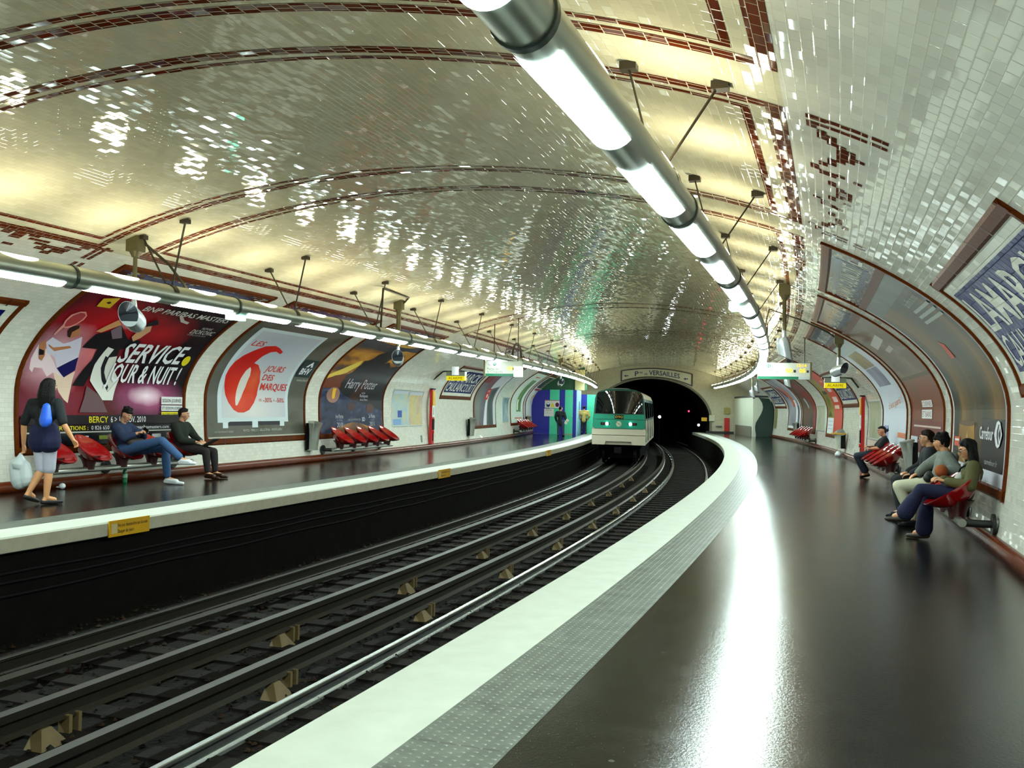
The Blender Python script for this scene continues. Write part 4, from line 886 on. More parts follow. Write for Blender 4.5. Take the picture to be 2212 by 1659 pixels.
p.rect(-21.47, -17.8, 1.30, 1.335, (206, 180, 170)); p.rect(X0 + .2, -20.8, 0.95, 1.10, (196, 200, 210)); p.rect(X0 + .1, X0 + 4.5, 0.70, 0.80, (214, 216, 220))
p.done('poster', 'rust brown poster with two white text blocks, behind the seated trio', 'poster')
X0 = -27.2; p = Sheet(mapR)
p.rect(X0 + .1, X0 + 4.5, 0.70, 3.79, (212, 218, 230)); p.rect(X0 + .3, X0 + 4.3, 3.42, 3.79, (196, 206, 208)); p.rect(-26.2, -23.9, 2.85, 3.40, noise_ink('olive_photo', [(0.35, (70, 70, 40)), (0.6, (150, 124, 60)), (0.75, (120, 130, 140))], (0.6, 1.2))); p.rect(-26.2, -23.9, 2.28, 2.83, noise_ink('violet_photo', [(0.35, (90, 92, 120)), (0.6, (150, 150, 176)), (0.72, (220, 140, 70))], (0.6, 1.2)))
p.text('c\'est parti !', -26.0, 1.66, 2.7, 0.16, (226, 140, 96), shear=0.3, slant=0.06); p.rect(-26.9, -26.0, 0.95, 1.25, (150, 156, 196)); p.rect(-24.2, -22.9, 1.0, 1.12, (214, 130, 96))
p.done('poster', 'white poster with two stacked photographs and orange handwriting', 'poster')
X0 = -41.6; p = Sheet(mapR)
p.rect(X0 + .1, X0 + 4.5, 0.70, 3.79, noise_ink('olive_field_picture', [(0.35, (92, 88, 26)), (0.55, (150, 132, 40)), (0.72, (60, 52, 30))], (0.8, 0.5))); p.rect(-39.55, X0 + 4.5, 0.70, 3.79, (198, 62, 44)); p.rect(X0 + .2, -39.65, 0.72, 1.35, (224, 230, 236))
for y in (0.9, 1.05, 1.2): p.rect(X0 + .4, -39.8, y, y + .02, (150, 160, 176))
p.rect(-39.0, -37.7, 1.98, 2.2, (222, 196, 190)); p.rect(-39.2, -37.9, 1.71, 1.85, (222, 196, 176)); p.rect(-38.8, -37.8, 2.42, 2.58, (218, 190, 186)); p.rect(-38.6, -38.0, 2.9, 3.0, (218, 180, 170)); p.rect(-40.8, -39.7, 2.35, 2.5, (40, 34, 26)); p.poly([(-41.2, 1.4), (-40.6, 1.62), (-40.0, 1.4)], (50, 70, 20))
p.done('poster', 'poster half olive picture, half red column with white blocks', 'poster')
X0 = -49.6; p = Sheet(mapR)
p.rect(X0 + .1, X0 + 4.5, 0.70, 3.79, noise_ink('dark_red_scene', [(0.3, (50, 46, 44)), (0.5, (84, 74, 60)), (0.62, (120, 44, 40)), (0.75, (96, 52, 40))], (0.5, 0.7), 0.5)); p.poly([(-48.5, 3.79), (-46.2, 3.0), (-45.2, 2.0), (-45.3, 0.8), (-46.0, 0.8), (-46.1, 2.0), (-48.0, 3.0), (-49.3, 3.79)], (132, 46, 44)); p.poly([(-48.2, 2.2), (-47.8, 2.3), (-47.3, 1.8), (-47.5, 1.7)], (170, 176, 186))
p.done('poster', 'dark poster crossed by a deep red curve, above the farthest right bench', 'poster')
X0 = -54.6; p = Sheet(mapR)
p.rect(X0 + .1, X0 + 4.5, 0.70, 3.79, noise_ink('grey_figures', [(0.3, (110, 110, 126)), (0.55, (150, 148, 164)), (0.75, (176, 178, 186))], (0.5, 0.6))); p.poly([(-52.6, 1.8), (-51.8, 1.9), (-52.0, 2.6), (-53.0, 3.2), (-53.4, 3.0), (-52.6, 2.4)], (206, 96, 60)); p.rect(-51.9, -51.3, 0.72, 2.2, (226, 228, 236)); p.rect(-51.3, -50.7, 0.72, 1.9, (72, 88, 96)); p.poly([(-54.3, 2.9), (-53.2, 2.3), (-53.0, 2.5), (-54.1, 3.3)], (110, 40, 60)); p.rect(-50.6, -50.15, 0.72, 3.7, (214, 218, 222)); p.rect(X0 + .1, X0 + 4.5, 0.70, 0.82, (226, 230, 230))
p.done('poster', 'grey poster with an orange shape, beside the farthest right name panel', 'poster')

# ---- station name panels
def name_panel(fn, x0, x1, label, text2=True):
    t = thing('station_name_panel', label, 'station name', Matrix.Translation(fn((x0 + x1) / 2, 1.75, 0)))
    ya, yb = 1.74, 3.30
    part('ceramic_border', frame_border(fn, x0, x1, ya, yb, 0.09, 0.15), M_FRAME, t)
    jt = MB(); k = x0 + 0.7
    while k < x1 - 0.2: jt.patch(fn, k, k + 0.03, ya, ya + 0.15, 0.032); jt.patch(fn, k, k + 0.03, yb - .15, yb, 0.032); k += 0.7
    part('border_joints', jt, M_FRAMED, t)
    part('white_margin', MB().patch(fn, x0 + .08, x1 - .08, ya + .13, yb - .13, 0.005), M_NAMEW, t)
    part('blue_field', MB().patch(fn, x0 + .25, x1 - .25, ya + .27, yb - .26, 0.009), M_NAVY, t)
    w = x1 - x0 - 0.7
    lt = MB().flat(text_bm('LAMARCK', x0 + .32, 2.50, w, 0.45, bold=0.014), fn, 0.012)
    lt.flat(text_bm('CAULAINCOURT', x0 + .32, 2.07, w, 0.36, bold=0.01), fn, 0.012)
    part('lettering', lt, M_NAMEW, t)
def name_panel_one(fn, x0, x1, label):
    name_panel(fn, x0, x1, label)
name_panel(mapL, 6.9, 11.47, 'blue LAMARCK CAULAINCOURT name panel cut by the left picture edge')
name_panel(mapL, 33.22, 37.8, 'blue LAMARCK CAULAINCOURT name panel on the left wall, past the maps')
name_panel(mapR, -11.24, -6.9, 'huge blue LAMARCK CAULAINCOURT name panel at the right picture edge')
name_panel(mapR, -36.85, -32.5, 'blue LAMARCK CAULAINCOURT name panel on the right wall under the yellow alarm sign')
name_panel(mapR, -59.65, -55.3, 'small far LAMARCK CAULAINCOURT name panel next to the white booth')

# ---- maps in thin metal frames
M_MFRAME = mat('pale_aluminium_frame', (196, 204, 204), 0.35, 0.5)
def map_board(fn, x0, x1, y0, y1, m, label, patches=()):
    t = thing('map_board', label, 'map', Matrix.Translation(fn((x0 + x1) / 2, y0, 0)))
    part('map_frame', frame_border(fn, x0, x1, y0, y1, 0.05, 0.05, h=0.03), M_MFRAME, t)
    mb = MB(); ms = [m]; mb.patch(fn, x0 + .04, x1 - .04, y0 + .04, y1 - .04, 0.014)
    for k, (a, b, c, d, col) in enumerate(patches):
        ms.append(c_(*col)); mb.patch(fn, a, b, c, d, 0.016 + .001 * k, mi=len(ms) - 1)
    part('map_sheet', mb, ms, t)
mcol = noise_ink('transit_map_print', [(0.3, (150, 176, 200)), (0.5, (176, 196, 196)), (0.62, (196, 196, 160)), (0.75, (190, 180, 196))], (1.6, 1.6), 0, 6, 0.8)
mcol2 = noise_ink('street_map_print', [(0.3, (180, 176, 130)), (0.5, (206, 190, 140)), (0.65, (190, 170, 160)), (0.78, (200, 196, 110))], (1.6, 1.6), 0, 6, 0.8)
map_board(mapL, 28.16, 29.66, 0.80, 2.02, mcol, 'bluish transit map in the left half of the map pair on the left wall', ((28.7, 29.1, 1.10, 1.32, (50, 76, 160)), (28.25, 29.0, .86, 1.05, (120, 160, 206)), (28.2, 29.6, 1.86, 1.96, (190, 202, 214))))
map_board(mapL, 29.70, 31.18, 0.80, 2.00, mcol2, 'yellowish street map in the right half of the map pair on the left wall', ((29.75, 31.1, 1.84, 1.95, (196, 202, 214)),))
map_board(mapL, 44.6, 46.4, 0.77, 1.97, noise_ink('faded_map', [(0.35, (90, 120, 130)), (0.6, (150, 170, 180)), (0.75, (190, 200, 196))], (1.2, 1.2)), 'narrow grey green map between two far posters on the left wall')
map_board(mapR, -30.2, -27.45, 0.80, 1.93, noise_ink('olive_map_print', [(0.3, (140, 150, 130)), (0.55, (176, 180, 150)), (0.75, (170, 150, 120))], (1.2, 1.2)), 'greenish wall map beside the alarm post on the right wall')
map_board(mapR, -44.8, -42.1, 0.75, 1.88, noise_ink('far_map_print', [(0.3, (150, 150, 120)), (0.55, (180, 184, 160)), (0.75, (150, 156, 170))], (1.2, 1.2)), 'small far wall map left of the red striped poster')
# ================================================================ benches, bins, alarm posts, signs, speakers
def wallM(side, s, z=0.0):             # x along the wall, y out of the wall, z up
    return frame(s, D_LB - 0.02, z, -math.pi / 2) if side == 'L' else frame(s, D_RB + 0.02, z, math.pi / 2)
M_SEAT = mat('glossy_red_seat_shell', (150, 8, 12), 0.1, var=0.1, scale=3, coat=0.6)
M_SEATB = mat('dark_red_seat_foot', (58, 8, 12), 0.35, var=0.2)
M_STEEL = mat('brushed_steel', (176, 180, 172), 0.28, 0.85, var=0.1)
M_DSTEEL = mat('dark_painted_steel', (44, 46, 44), 0.4, 0.4)
def seat_shell():
    c = Vector((0, .42, .67)); u = Vector((0, -.60, .40)).normalized(); n = Vector((0, .555, .832))
    X = Vector((1, 0, 0)); K = 32; mb = MB(); rings = []
    def pt(rho, th, dep, push=0.0):
        cu, su = math.cos(th), math.sin(th); wd = 0.275 * (1 - 0.10 * su)
        return c + X * (rho * cu * wd) + u * (rho * su * .37) - n * (dep * (1 - rho ** 2.2) + push)
    for rho in (0.02, .25, .45, .65, .82, .93, 1.0): rings.append([pt(rho, 2 * math.pi * k / K, .13) for k in range(K)])
    rings.append([pt(1.025, 2 * math.pi * k / K, .13, .004) for k in range(K)])
    rings.append([pt(1.02, 2 * math.pi * k / K, .13, .018) for k in range(K)])
    for rho in (.96, .85, .7, .5, .3, .02): rings.append([pt(rho, 2 * math.pi * k / K, .20, .016) for k in range(K)])
    return mb.rings(rings, cap=False)
def seat_foot():
    mb = MB(); R = []
    for z, hx, hy, cy in ((.30, .085, .09, .36), (.38, .09, .10, .36), (.46, .12, .13, .36), (.53, .17, .19, .36)):
        R.append([Vector((hx * math.cos(t), cy + hy * math.sin(t), z)) for t in [2 * math.pi * k / 20 for k in range(20)]])
    return mb.rings(R)
def bench(side, seats, label):
    mid = (seats[0] + seats[-1]) / 2; W = wallM(side, mid)
    t = thing('bench', label, 'bench', W); inv = W.inverted()
    sg = -1 if side == 'L' else 1
    a, b = seats[0] - .42, seats[-1] + .42
    loc = lambda s, y, z: inv @ (wallM(side, s) @ Vector((0, y, z)))
    bar = MB().tube([loc(q, .36, .30) for q in np.linspace(a, b, 9)], 0.048, 14)
    part('support_bar', bar, M_STEEL, t, True, True)
    for q in (a + .12, (a + b) / 2, b - .12):
        br = part('wall_bracket', MB().cyl(loc(q, 0.02, .29), loc(q, .36, .29), .045, n=12), M_DSTEEL, t, True, True)
        part('flange', MB().cyl(loc(q, 0.0, .29), loc(q, 0.035, .29), .12, n=20), M_DSTEEL, br, True, True)
    me_s = me_f = None
    for q in seats:
        L = inv @ wallM(side, q)
        if me_s is None:
            so = part('seat', seat_shell(), M_SEAT, t, True, True); fo = part('seat_foot', seat_foot(), M_SEATB, so, True, True); me_s = so; me_f = fo
        else:
            so = me_s.copy(); C.objects.link(so); fo = me_f.copy(); C.objects.link(fo); fo.parent = so
        so.matrix_local = L
    return t
bench('L', [12.55, 13.40, 14.25, 15.10, 15.95], 'row of red shell seats under the tennis poster where two men sit')
bench('L', [23.20, 24.04, 24.88, 25.73, 26.58], 'row of five empty red shell seats under the sunset poster')
bench('L', [47.9, 48.75, 49.6, 50.45, 51.3], 'far row of red shell seats on the left, before the blue hoarding')
bench('R', [12.5, 13.35, 14.2, 15.05, 15.9], 'nearest row of red shell seats on the right, holding the seated trio')
bench('R', [21.4, 22.25, 23.1, 23.95, 24.8], 'row of red shell seats on the right with the ponytailed sitter at its far end')
bench('R', [44.6, 45.45, 46.3, 47.15, 48.0], 'far row of red shell seats on the right under the dark red poster')

def bin_(side, s, label, sack=False, crumple=False):
    t = thing('litter_bin', label, 'bin', wallM(side, s, 0.33))
    part('bin_body', MB().box(-.165, .165, .0, .15, .0, .58).box(-.19, .19, .0, .05, -.02, .66), M_BLACK, t, local=True)
    prof = [(0.0, .175, .20), (.1, .175, .215), (.25, .175, .235), (.42, .185, .255), (.54, .205, .285), (.62, .225, .31), (.66, .232, .325)]
    R = []
    for z, hw_, y in prof:
        row = [Vector((-hw_ * math.cos(a), .10 + (y - .10) * math.sin(a) ** .55, z)) for a in np.linspace(0, math.pi, 13)]
        R.append(row)
    back = [(.69, .2, .24), (.715, .16, .16), (.72, .12, .06)]
    for z, hw_, y in back: R.append([Vector((-hw_ * math.cos(a), .06 + (y - .06) * math.sin(a), z)) for a in np.linspace(0, math.pi, 13)])
    mb = MB(); n = 13
    mb.add([p for r in R for p in r], [(i * n + j, i * n + j + 1, (i + 1) * n + j + 1, (i + 1) * n + j) for i in range(len(R) - 1) for j in range(n - 1)])
    part('steel_front', mb, M_STEEL, t, True, True)
    part('foot_plate', MB().box(-.16, .16, .02, .19, -.025, .0), M_STEEL, t, local=True)
    if crumple:
        g = single('crumpled_can', MB().ball((0, 0, .06), .06, n=7, m=5, sc=(1, .7, 1.1)), M_STEEL, 'crumpled grey wad stuck on top of the left bin', 'litter', M=wallM(side, s, 1.02) @ Matrix.Translation((0.02, .14, 0)))
    return t
bin_('L', 22.1, 'steel litter bin between the red 6 poster and the empty red seats', crumple=True)
bin_('L', 37.25, 'steel litter bin under the left station name panel, by the purple poster')
bin_('L', 52.0, 'far steel litter bin behind the last row of seats on the left')
bin_('R', 20.2, 'steel litter bin behind the seated trio, next to the ponytailed sitter')
bin_('R', 50.2, 'far steel litter bin by the farthest red seats on the right')
# the far bin that overflows: pale cladding, yellow rim, white sack beneath
t = thing('litter_bin', 'pale litter bin with a yellow rim on the right wall, under the red striped poster', 'bin', wallM('R', 35.5, 0.30))
part('bin_body', MB().box(-.2, .2, 0, .16, 0, .52), M_BLACK, t, local=True)
mb = MB(); R = []
for z, hw_, y in ((0, .15, .30), (.2, .16, .31), (.42, .19, .36), (.5, .22, .40)): R.append([Vector((hw_ * math.cos(a), .12 + (y - .12) * max(math.sin(a), -.4), z)) for a in [2 * math.pi * k / 20 for k in range(20)]])
part('pale_cladding', mb.rings(R), mat('pale_grey_enamel', (190, 194, 180), 0.3), t, True, True)
part('yellow_rim', MB().rings([[Vector(((.23 + e) * math.cos(a), .12 + (.30 + e) * max(math.sin(a), -.4), z)) for a in [2 * math.pi * k / 20 for k in range(20)]] for z, e in ((.5, .0), (.5, .06), (.535, .06), (.535, .0))]), M_YEL, t, True, True)
part('steel_hood', MB().rings([[Vector((hw_ * math.cos(a), .1 + y * max(math.sin(a), -.35), z)) for a in [2 * math.pi * k / 20 for k in range(20)]] for z, hw_, y in ((.54, .22, .28), (.62, .17, .2), (.68, .1, .08))]), M_STEEL, t, True, True)
sk = MB(); rn = random.Random(2)
for cx, cy, cz, r in ((-.16, .22, .10, .11), (.05, .2, .12, .12), (.2, .16, .13, .1), (-.04, .27, .09, .09)): sk.ball((cx, cy, cz), r, n=9, m=6, sc=(1, .8, .85))
o = sk.build('rubbish_bag', mat('white_crumpled_plastic', (220, 226, 228), .35, bump=.02), None, True); o.matrix_world = wallM('R', 35.5, 0.0) @ Matrix.Translation((0, .0, .0)); tag(o, 'white crumpled rubbish bag on the skirting under the yellow rimmed bin', 'rubbish bag')

# ---- alarm posts with a lit yellow sign over each
M_YSIGN = mat('lit_yellow_sign', (232, 214, 24), 0.4, emit=0.55, ecol=(236, 216, 20))
M_FIRE = mat('red_alarm_enamel', (190, 26, 28), 0.35)
M_PLEX = mat('grey_clear_cover', (150, 156, 140), 0.12, 0.2, var=0.1)
def alarm_post(side, s, label):
    t = thing('alarm_post', label, 'alarm post', wallM(side, s, 0.17))
    part('post_back', MB().box(-.13, .13, 0, .10, 0, 1.87), M_FIRE, t, local=True)
    part('white_middle', MB().box(-.125, .125, .1, .112, .92, 1.32), M_WHITE, t, local=True)
    part('yellow_top', MB().box(-.125, .125, .08, .13, 1.32, 1.82), M_YEL, t, local=True)
    part('dark_panel', MB().box(-.09, .09, .10, .125, .48, .86), M_BLACK, t, local=True)
    part('call_button', MB().cyl((0, .1, .40), (0, .14, .40), .05), M_FIRE, t, local=True)
    part('dark_slot', MB().box(-.03, .03, .10, .115, .1, .34), M_BLACK, t, local=True)
    part('lettering', MB().box(-.02, .02, .112, .116, 1.0, 1.25), M_INK, t, local=True)
    part('top_cap', MB().box(-.14, .14, 0, .13, 1.87, 1.91), M_BLACK, t, local=True)
alarm_post('L', 31.85, 'red and yellow alarm post beside the maps on the left wall')
alarm_post('R', 30.55, 'narrow red and yellow alarm post by the greenish map on the right wall')
def alarm_sign(s, d0, d1, z0, wall_d, label):
    dm = (d0 + d1) / 2; w = (d1 - d0) / 2
    t = thing('alarm_sign', label, 'sign', frame(s, dm, z0))
    part('yellow_box', MB().add([(-w, -.09, 0), (w, -.09, 0), (w, .09, 0), (-w, .09, 0), (-w * .97, -.12, .15), (w * .97, -.12, .15), (w * .97, .12, .15), (-w * .97, .12, .15)], [(3, 2, 1, 0), (4, 5, 6, 7), (0, 1, 5, 4), (1, 2, 6, 5), (2, 3, 7, 6), (3, 0, 4, 7)]), M_YSIGN, t, local=True)
    fn = lambda x, y, off: Vector((x, -.095 - .03 * y / .15 - off, y))
    part('lettering', MB().flat(text_bm('ALARME', -w * .75, .035, w * 1.5, .085), fn, 0.006, 0), mat('orange_print', (150, 96, 10), .5), t, local=True)
    part('clear_cover', MB().box(-w, w, -.12, .12, .15, .30), M_PLEX, t, local=True)
    part('cover_plate', MB().box(-w - .08, w + .08, -.14, .14, .30, .325), M_DSTEEL, t, local=True)
    ln = part('lamp_drum', MB().cyl((0, -.14, .18), (0, -.14, .46), .12, n=20), mat('white_lamp_drum', (236, 244, 244), .25, emit=.35, ecol=(230, 245, 250)), t, True, True)
    sg = 1 if wall_d > dm else -1
    part('wall_arm', MB().tube([(sg * w, 0, .31), (sg * (w + .15), 0, .30), (wall_d - dm - sg * .02, 0, .02)], .025, 8), M_DSTEEL, t, True, True)
alarm_sign(31.5, -11.68, -11.02, 2.36, sec(VT - 2.42)[0], 'yellow lit alarm sign on an arm in front of the left station name panel')
alarm_sign(30.4, 0.52, 1.14, 2.28, sec(2.42)[0], 'yellow lit alarm sign on an arm over the right platform')
# ---- hanging destination signs
M_SIGNW = mat('lit_white_sign_face', (196, 197, 182), 0.4, emit=0.06, ecol=(235, 238, 222), var=0.03)
M_SIGNG = mat('green_sign_band', (0, 104, 72), 0.4, emit=0.12)
M_AMBER = mat('amber_display', (255, 200, 30), 0.4, emit=1.6, ecol=(255, 178, 20))
M_MAUVE = mat('mauve_print', (172, 156, 176), .5); M_L12 = mat('dark_green_disc', (6, 92, 66), .5); M_GREYP = mat('grey_print', (110, 116, 116), .5)
def dest_sign(s, d0, d1, z0, z1, name1, name2, label, white_end):
    w = d1 - d0; H = z1 - z0
    t = thing('destination_sign', label, 'sign', frame(s, d0, z0))
    part('sign_case', MB().box(0, w, -.07, .07, 0, H), M_SIGNW, t, local=True)
    fn = lambda x, y, off: Vector((x, -.07 - off, y))
    part('green_band', MB().patch(fn, 0.01, w - (0.24 if white_end else 0.30), 0.0, H * .17, 0.004), M_SIGNG, t, local=True)
    if not white_end: part('grey_corner', MB().patch(fn, w - .3, w - .01, .01, H * .17, 0.004), mat('pale_grey_sign', (196, 198, 196), .4), t, local=True)
    dm = part('metro_roundel', MB().flat(poly_bm(ell_pts(.14, H * .82, .055, .055)), fn, .004, 0), M_MAUVE, t, local=True)
    part('lettering', MB().flat(text_bm('M', .112, H * .82 - .03, .056, .06), fn, .007, 0), M_WHITE, dm, local=True)
    d2 = part('line_roundel', MB().flat(poly_bm(ell_pts(.29, H * .82, .055, .055)), fn, .004, 0), M_L12, t, local=True)
    part('lettering', MB().flat(text_bm('12', .258, H * .82 - .03, .062, .06), fn, .007, 0), M_WHITE, d2, local=True)
    lt = MB().flat(text_bm(name1, .06, H * .40, min(.5, .072 * len(name1) * .62), .075), fn, .004, 0)
    if name2: lt.flat(text_bm(name2, .06, H * .21, min(.5, .072 * len(name2) * .62), .075), fn, .004, 0)
    part('lettering', lt, M_GREYP, t, local=True)
    x1 = w - (0.62 if not white_end else .5)
    dsp = MB()
    if not white_end:
        dsp.flat(text_bm('12:14', x1 + .28, H * .77, .24, .07, bold=.02), fn, .006, 0)
    dsp.flat(text_bm('03', x1 + (.0 if not white_end else .06), H * .42, .16, .10, bold=.03), fn, .006, 0)
    if not white_end: dsp.flat(text_bm('05', x1 + .34, H * .42, .16, .10, bold=.03), fn, .006, 0)
    part('amber_digits', dsp, M_AMBER, t, local=True)
    part('black_pips', MB().patch(fn, x1 + .19, x1 + .25, H * .42, H * .42 + .07, .005).patch(fn, x1 + (.53 if not white_end else .24), x1 + (.58 if not white_end else .28), H * .42, H * .42 + .06, .005), M_INK, t, local=True)
    if white_end: part('bright_end_panel', MB().box(w - .25, w + .0, -.085, .075, -.015, H * .66), mat('bright_white_panel', (240, 246, 244), .3, emit=.7, ecol=(240, 250, 246)), t, local=True)
    part('end_post', MB().box(w - .005 if not white_end else -.05, w + .04 if not white_end else 0.0, -.08, .08, -.01, H + .02), M_IRON, t, local=True)
    for x in ((.25, w - .15)):
        v = None
        dd = d0 + x
        zt = VZ + VB * (1 - (abs(dd - DC) / VA) ** VN) ** (1 / VN)
        part('hanger_rod', MB().cyl((x, 0, H), (x, 0, zt - z0 - .01), .014, n=8), M_ROD, t, local=True)
dest_sign(27.0, -1.45, -0.08, 2.41, 2.85, "Mairie d'Issy", '', "white Mairie d'Issy destination sign with amber minutes over the right platform", False)
dest_sign(28.0, -9.40, -8.26, 2.42, 2.87, 'Porte de', 'la Chapelle', 'white Porte de la Chapelle destination sign over the left platform', True)
# ---- small lit exit lamps clipped under the tubes
M_EXG = mat('lit_green_exit_lamp', (150, 255, 220), .3, emit=6, ecol=(140, 250, 215))
for s, d, z, lb in ((13.25, -9.11, 2.90, 'small lit green exit lamp under the left tube'), (13.35, -1.36, 2.99, 'small lit green exit lamp beside the right tube'), (31.4, -9.11, 2.88, 'far small lit exit lamp under the left tube')):
    t = thing('exit_lamp', lb, 'exit sign', frame(s, d, z - .1))
    part('lamp_case', MB().box(-.05, .05, -.2, .2, .0, .1), M_EXG, t, local=True)
    part('white_half', MB().box(-.055, .055, -.205, -.02, -.004, .096), mat('white_lit_half', (240, 255, 250), .3, emit=8, ecol=(235, 255, 248)), t, local=True)

# ---- hanging speakers
M_SILVER = mat('polished_silver_horn', (190, 196, 198), 0.22, 0.6, var=0.05)
M_GLASSD = mat('dark_mesh_front', (40, 43, 48), 0.35, 0.3)
def speaker(s, d, zh, label, yaw=0.0, size=1.0, vertical=False, rod=0.03):
    zt = VZ + VB * (1 - (abs(d - DC) / VA) ** VN) ** (1 / VN)
    t = thing('ceiling_speaker', label, 'speaker', frame(s, d, zh))
    part('mount_box', MB().box(-.10, .10, -.09, .09, zt - zh - .20, zt - zh + .02).cyl((0, 0, zt - zh - .28), (0, 0, zt - zh - .2), .05, .09), M_IRON, t, local=True)
    part('drop_pole', MB().cyl((0, 0, .30), (0, 0, zt - zh - .2), rod, n=10), M_IRON, t, True, True)
    part('neck', MB().cyl((0, 0, .10), (0, 0, .32), .055 * size, .03, n=12), M_SILVER, t, True, True)
    R3 = Matrix.Rotation(yaw, 4, 'Z')
    if vertical: R3 = R3 @ Matrix.Rotation(math.radians(-80), 4, 'Y')
    else: R3 = R3 @ Matrix.Rotation(math.radians(14), 4, 'Y')
    r, Lh = .14 * size, .42 * size; K = 24; rings = []
    for k in range(7):                  # barrel with its mouth cut obliquely, left open on a dark mesh
        f = k / 6; ring = []
        for j in range(K):
            a = 2 * math.pi * j / K; cut = -.5 * Lh - .10 * size * math.sin(a); x = cut + (Lh * .5 - cut) * f
            rr = r * (1.0 if f < .8 else 1.0 - .25 * (f - .8) / .2)
            ring.append(R3 @ Vector((x, rr * .95 * math.cos(a), rr * math.sin(a))))
        rings.append(ring)
    hb = part('barrel', MB().rings(rings), M_SILVER, t, True, True)
    part('mesh_front', MB().rings([[R3 @ Vector((-.5 * Lh - .10 * size * math.sin(2 * math.pi * j / K) - .004, q * r * .95 * math.cos(2 * math.pi * j / K), q * r * math.sin(2 * math.pi * j / K))) for j in range(K)] for q in (.94, .01)]), M_GLASSD, hb, False, True)
speaker(11.52, -9.70, 2.66, 'big silver speaker hanging in front of the tennis poster', yaw=1.95, size=1.1)
speaker(20.78, -9.47, 2.56, 'silver speaker hanging in front of the sunset poster', yaw=1.95, rod=0.055)
speaker(17.58, -0.80, 2.66, 'upright silver speaker hanging beside the right light tube', vertical=True, size=.85, yaw=math.pi, rod=0.035)
speaker(22.75, 0.36, 2.48, 'silver speaker hanging above the right alarm sign', yaw=2.3, size=.85, rod=0.04)
speaker(33.0, -0.43, 2.52, 'slim silver speaker dropping in front of the Mairie destination sign', vertical=True, size=.7, yaw=math.pi)
speaker(45.0, -9.75, 2.66, 'white speaker hanging before the green hoarding on the left', yaw=1.9)
speaker(46.0, -0.95, 2.36, 'small far silver speaker under the end of the right tube, nearer of two', vertical=True, size=.8, yaw=math.pi)
speaker(51.0, -0.30, 2.72, 'small far silver speaker under the end of the right tube, farther of two', vertical=True, size=.8, yaw=math.pi)
# ---- cables and conduits under the vault
def cable(name, pts, r, label):
    p2 = []
    for a, b in zip(pts[:-1], pts[1:]):
        for k in range(6): p2.append(Vector(a).lerp(Vector(b), k / 6))
    p2.append(Vector(pts[-1]))
    single(name, MB().tube(p2, r, 7), M_ROD, label, name.replace('_', ' '), M=Matrix.Translation(p2[0]), smooth=True)
cable('drop_cable', [at(22.6, -1.3, 3.24), at(22.6, -1.16, 3.86), surf(22.6, 5.45, .05), surf(22.6, 4.85, .05), surf(22.7, 4.2, .05), at(22.75, .36, 3.16)], .016, 'dark cable crossing the vault from the right tube to the speaker')
cable('steel_conduit', [at(18.9, -9.11, 3.14), at(18.95, -9.1, 3.98), at(20.7, -9.2, 3.98), at(20.85, -9.35, 3.90), at(20.8, -9.42, 3.82)], .022, 'brown conduit rising from the left tube to a speaker mount')
cable('drop_cable', [at(11.52, -9.66, 3.84), at(11.9, -9.4, 3.5), at(12.1, -9.2, 3.14)], .02, 'dark strut from the nearest left speaker mount down to the tube')
cable('looped_cable', [at(30.4 + .62 * math.sin(a) , -9.0, 3.14 + .42 * math.sin(max(0, min(math.pi, a + 1.57)))) for a in np.linspace(-1.57, 1.57, 13)], .036, 'black cable loop standing on top of the left tube')
# ---- little vent grilles on the left wall
for s, y, lb in ((31.0, .36, 'small grey vent grille low on the left wall beside the alarm post'),):
    single('vent_grille', MB().patch(mapL, s - .07, s + .07, y - .12, y + .12, .012, thick=.012), M_GREYP, lb, 'vent', M=Matrix.Translation(mapL(s, y - .12, 0)))
# ================================================================ works hoarding, booth and the tunnel end
M_BLUE = mat('deep_blue_panel', (8, 12, 140), 0.4, var=0.05)
M_MINT = mat('mint_green_panel', (64, 190, 150), 0.4, var=0.05)
M_PALEB = mat('pale_blue_panel', (150, 206, 226), 0.4, var=0.05)
M_DKGRN = mat('painted_green_vault_shade', (20, 78, 48), 0.5, var=0.3, scale=1.5)  # colour stands in for the green-tinged shade of the vault
SH = 55.2
HM = frame(SH, 0, 0)
t = thing('works_hoarding', 'blue and mint striped works hoarding closing off the left platform end', 'hoarding', HM)
def hwall(dd):                          # wall outline height at lateral d: the hoarding is cut to the vault
    zs = [z for d, z in zip(FD, FZ) if d <= dd and d < DC]
    return min(zs) if zs and dd < FD[-1] else 0.0
def panel(d0, d1, z0, z1, m, name, y=0.0, th=.05, par=None):
    return part(name, MB().box(d0, d1, y, y + th, z0, z1), m, par or t, local=True)
ins = [(-12.28, 0.02), (-11.38, 0.02), (-11.38, 2.53), (-11.88, 2.53)] + [(float(d), float(z)) for d, z in zip(FD[::-1], FZ[::-1]) if d < DC and 0.05 < z < 2.53][::-6]
ins = [(-11.38, 0.0), (-11.38, 2.53)] + [(sec(VT - y, .04)[0], sec(VT - y, .04)[1]) for y in (2.60, 2.3, 2.0, 1.6, 1.2, .6, .2, .0)]
k = len(ins)
part('blue_panel', MB().add([Vector((d, 0, z)) for d, z in ins] + [Vector((d, .05, z)) for d, z in ins], [tuple(range(k))[::-1], tuple(range(k, 2 * k))] + [(i, (i + 1) % k, (i + 1) % k + k, i + k) for i in range(k)]), M_BLUE, t, local=True)
panel(-11.38, -10.83, 0, 2.53, M_MINT, 'mint_panel'); panel(-10.83, -10.51, 0, 2.53, M_BLUE, 'blue_panel')
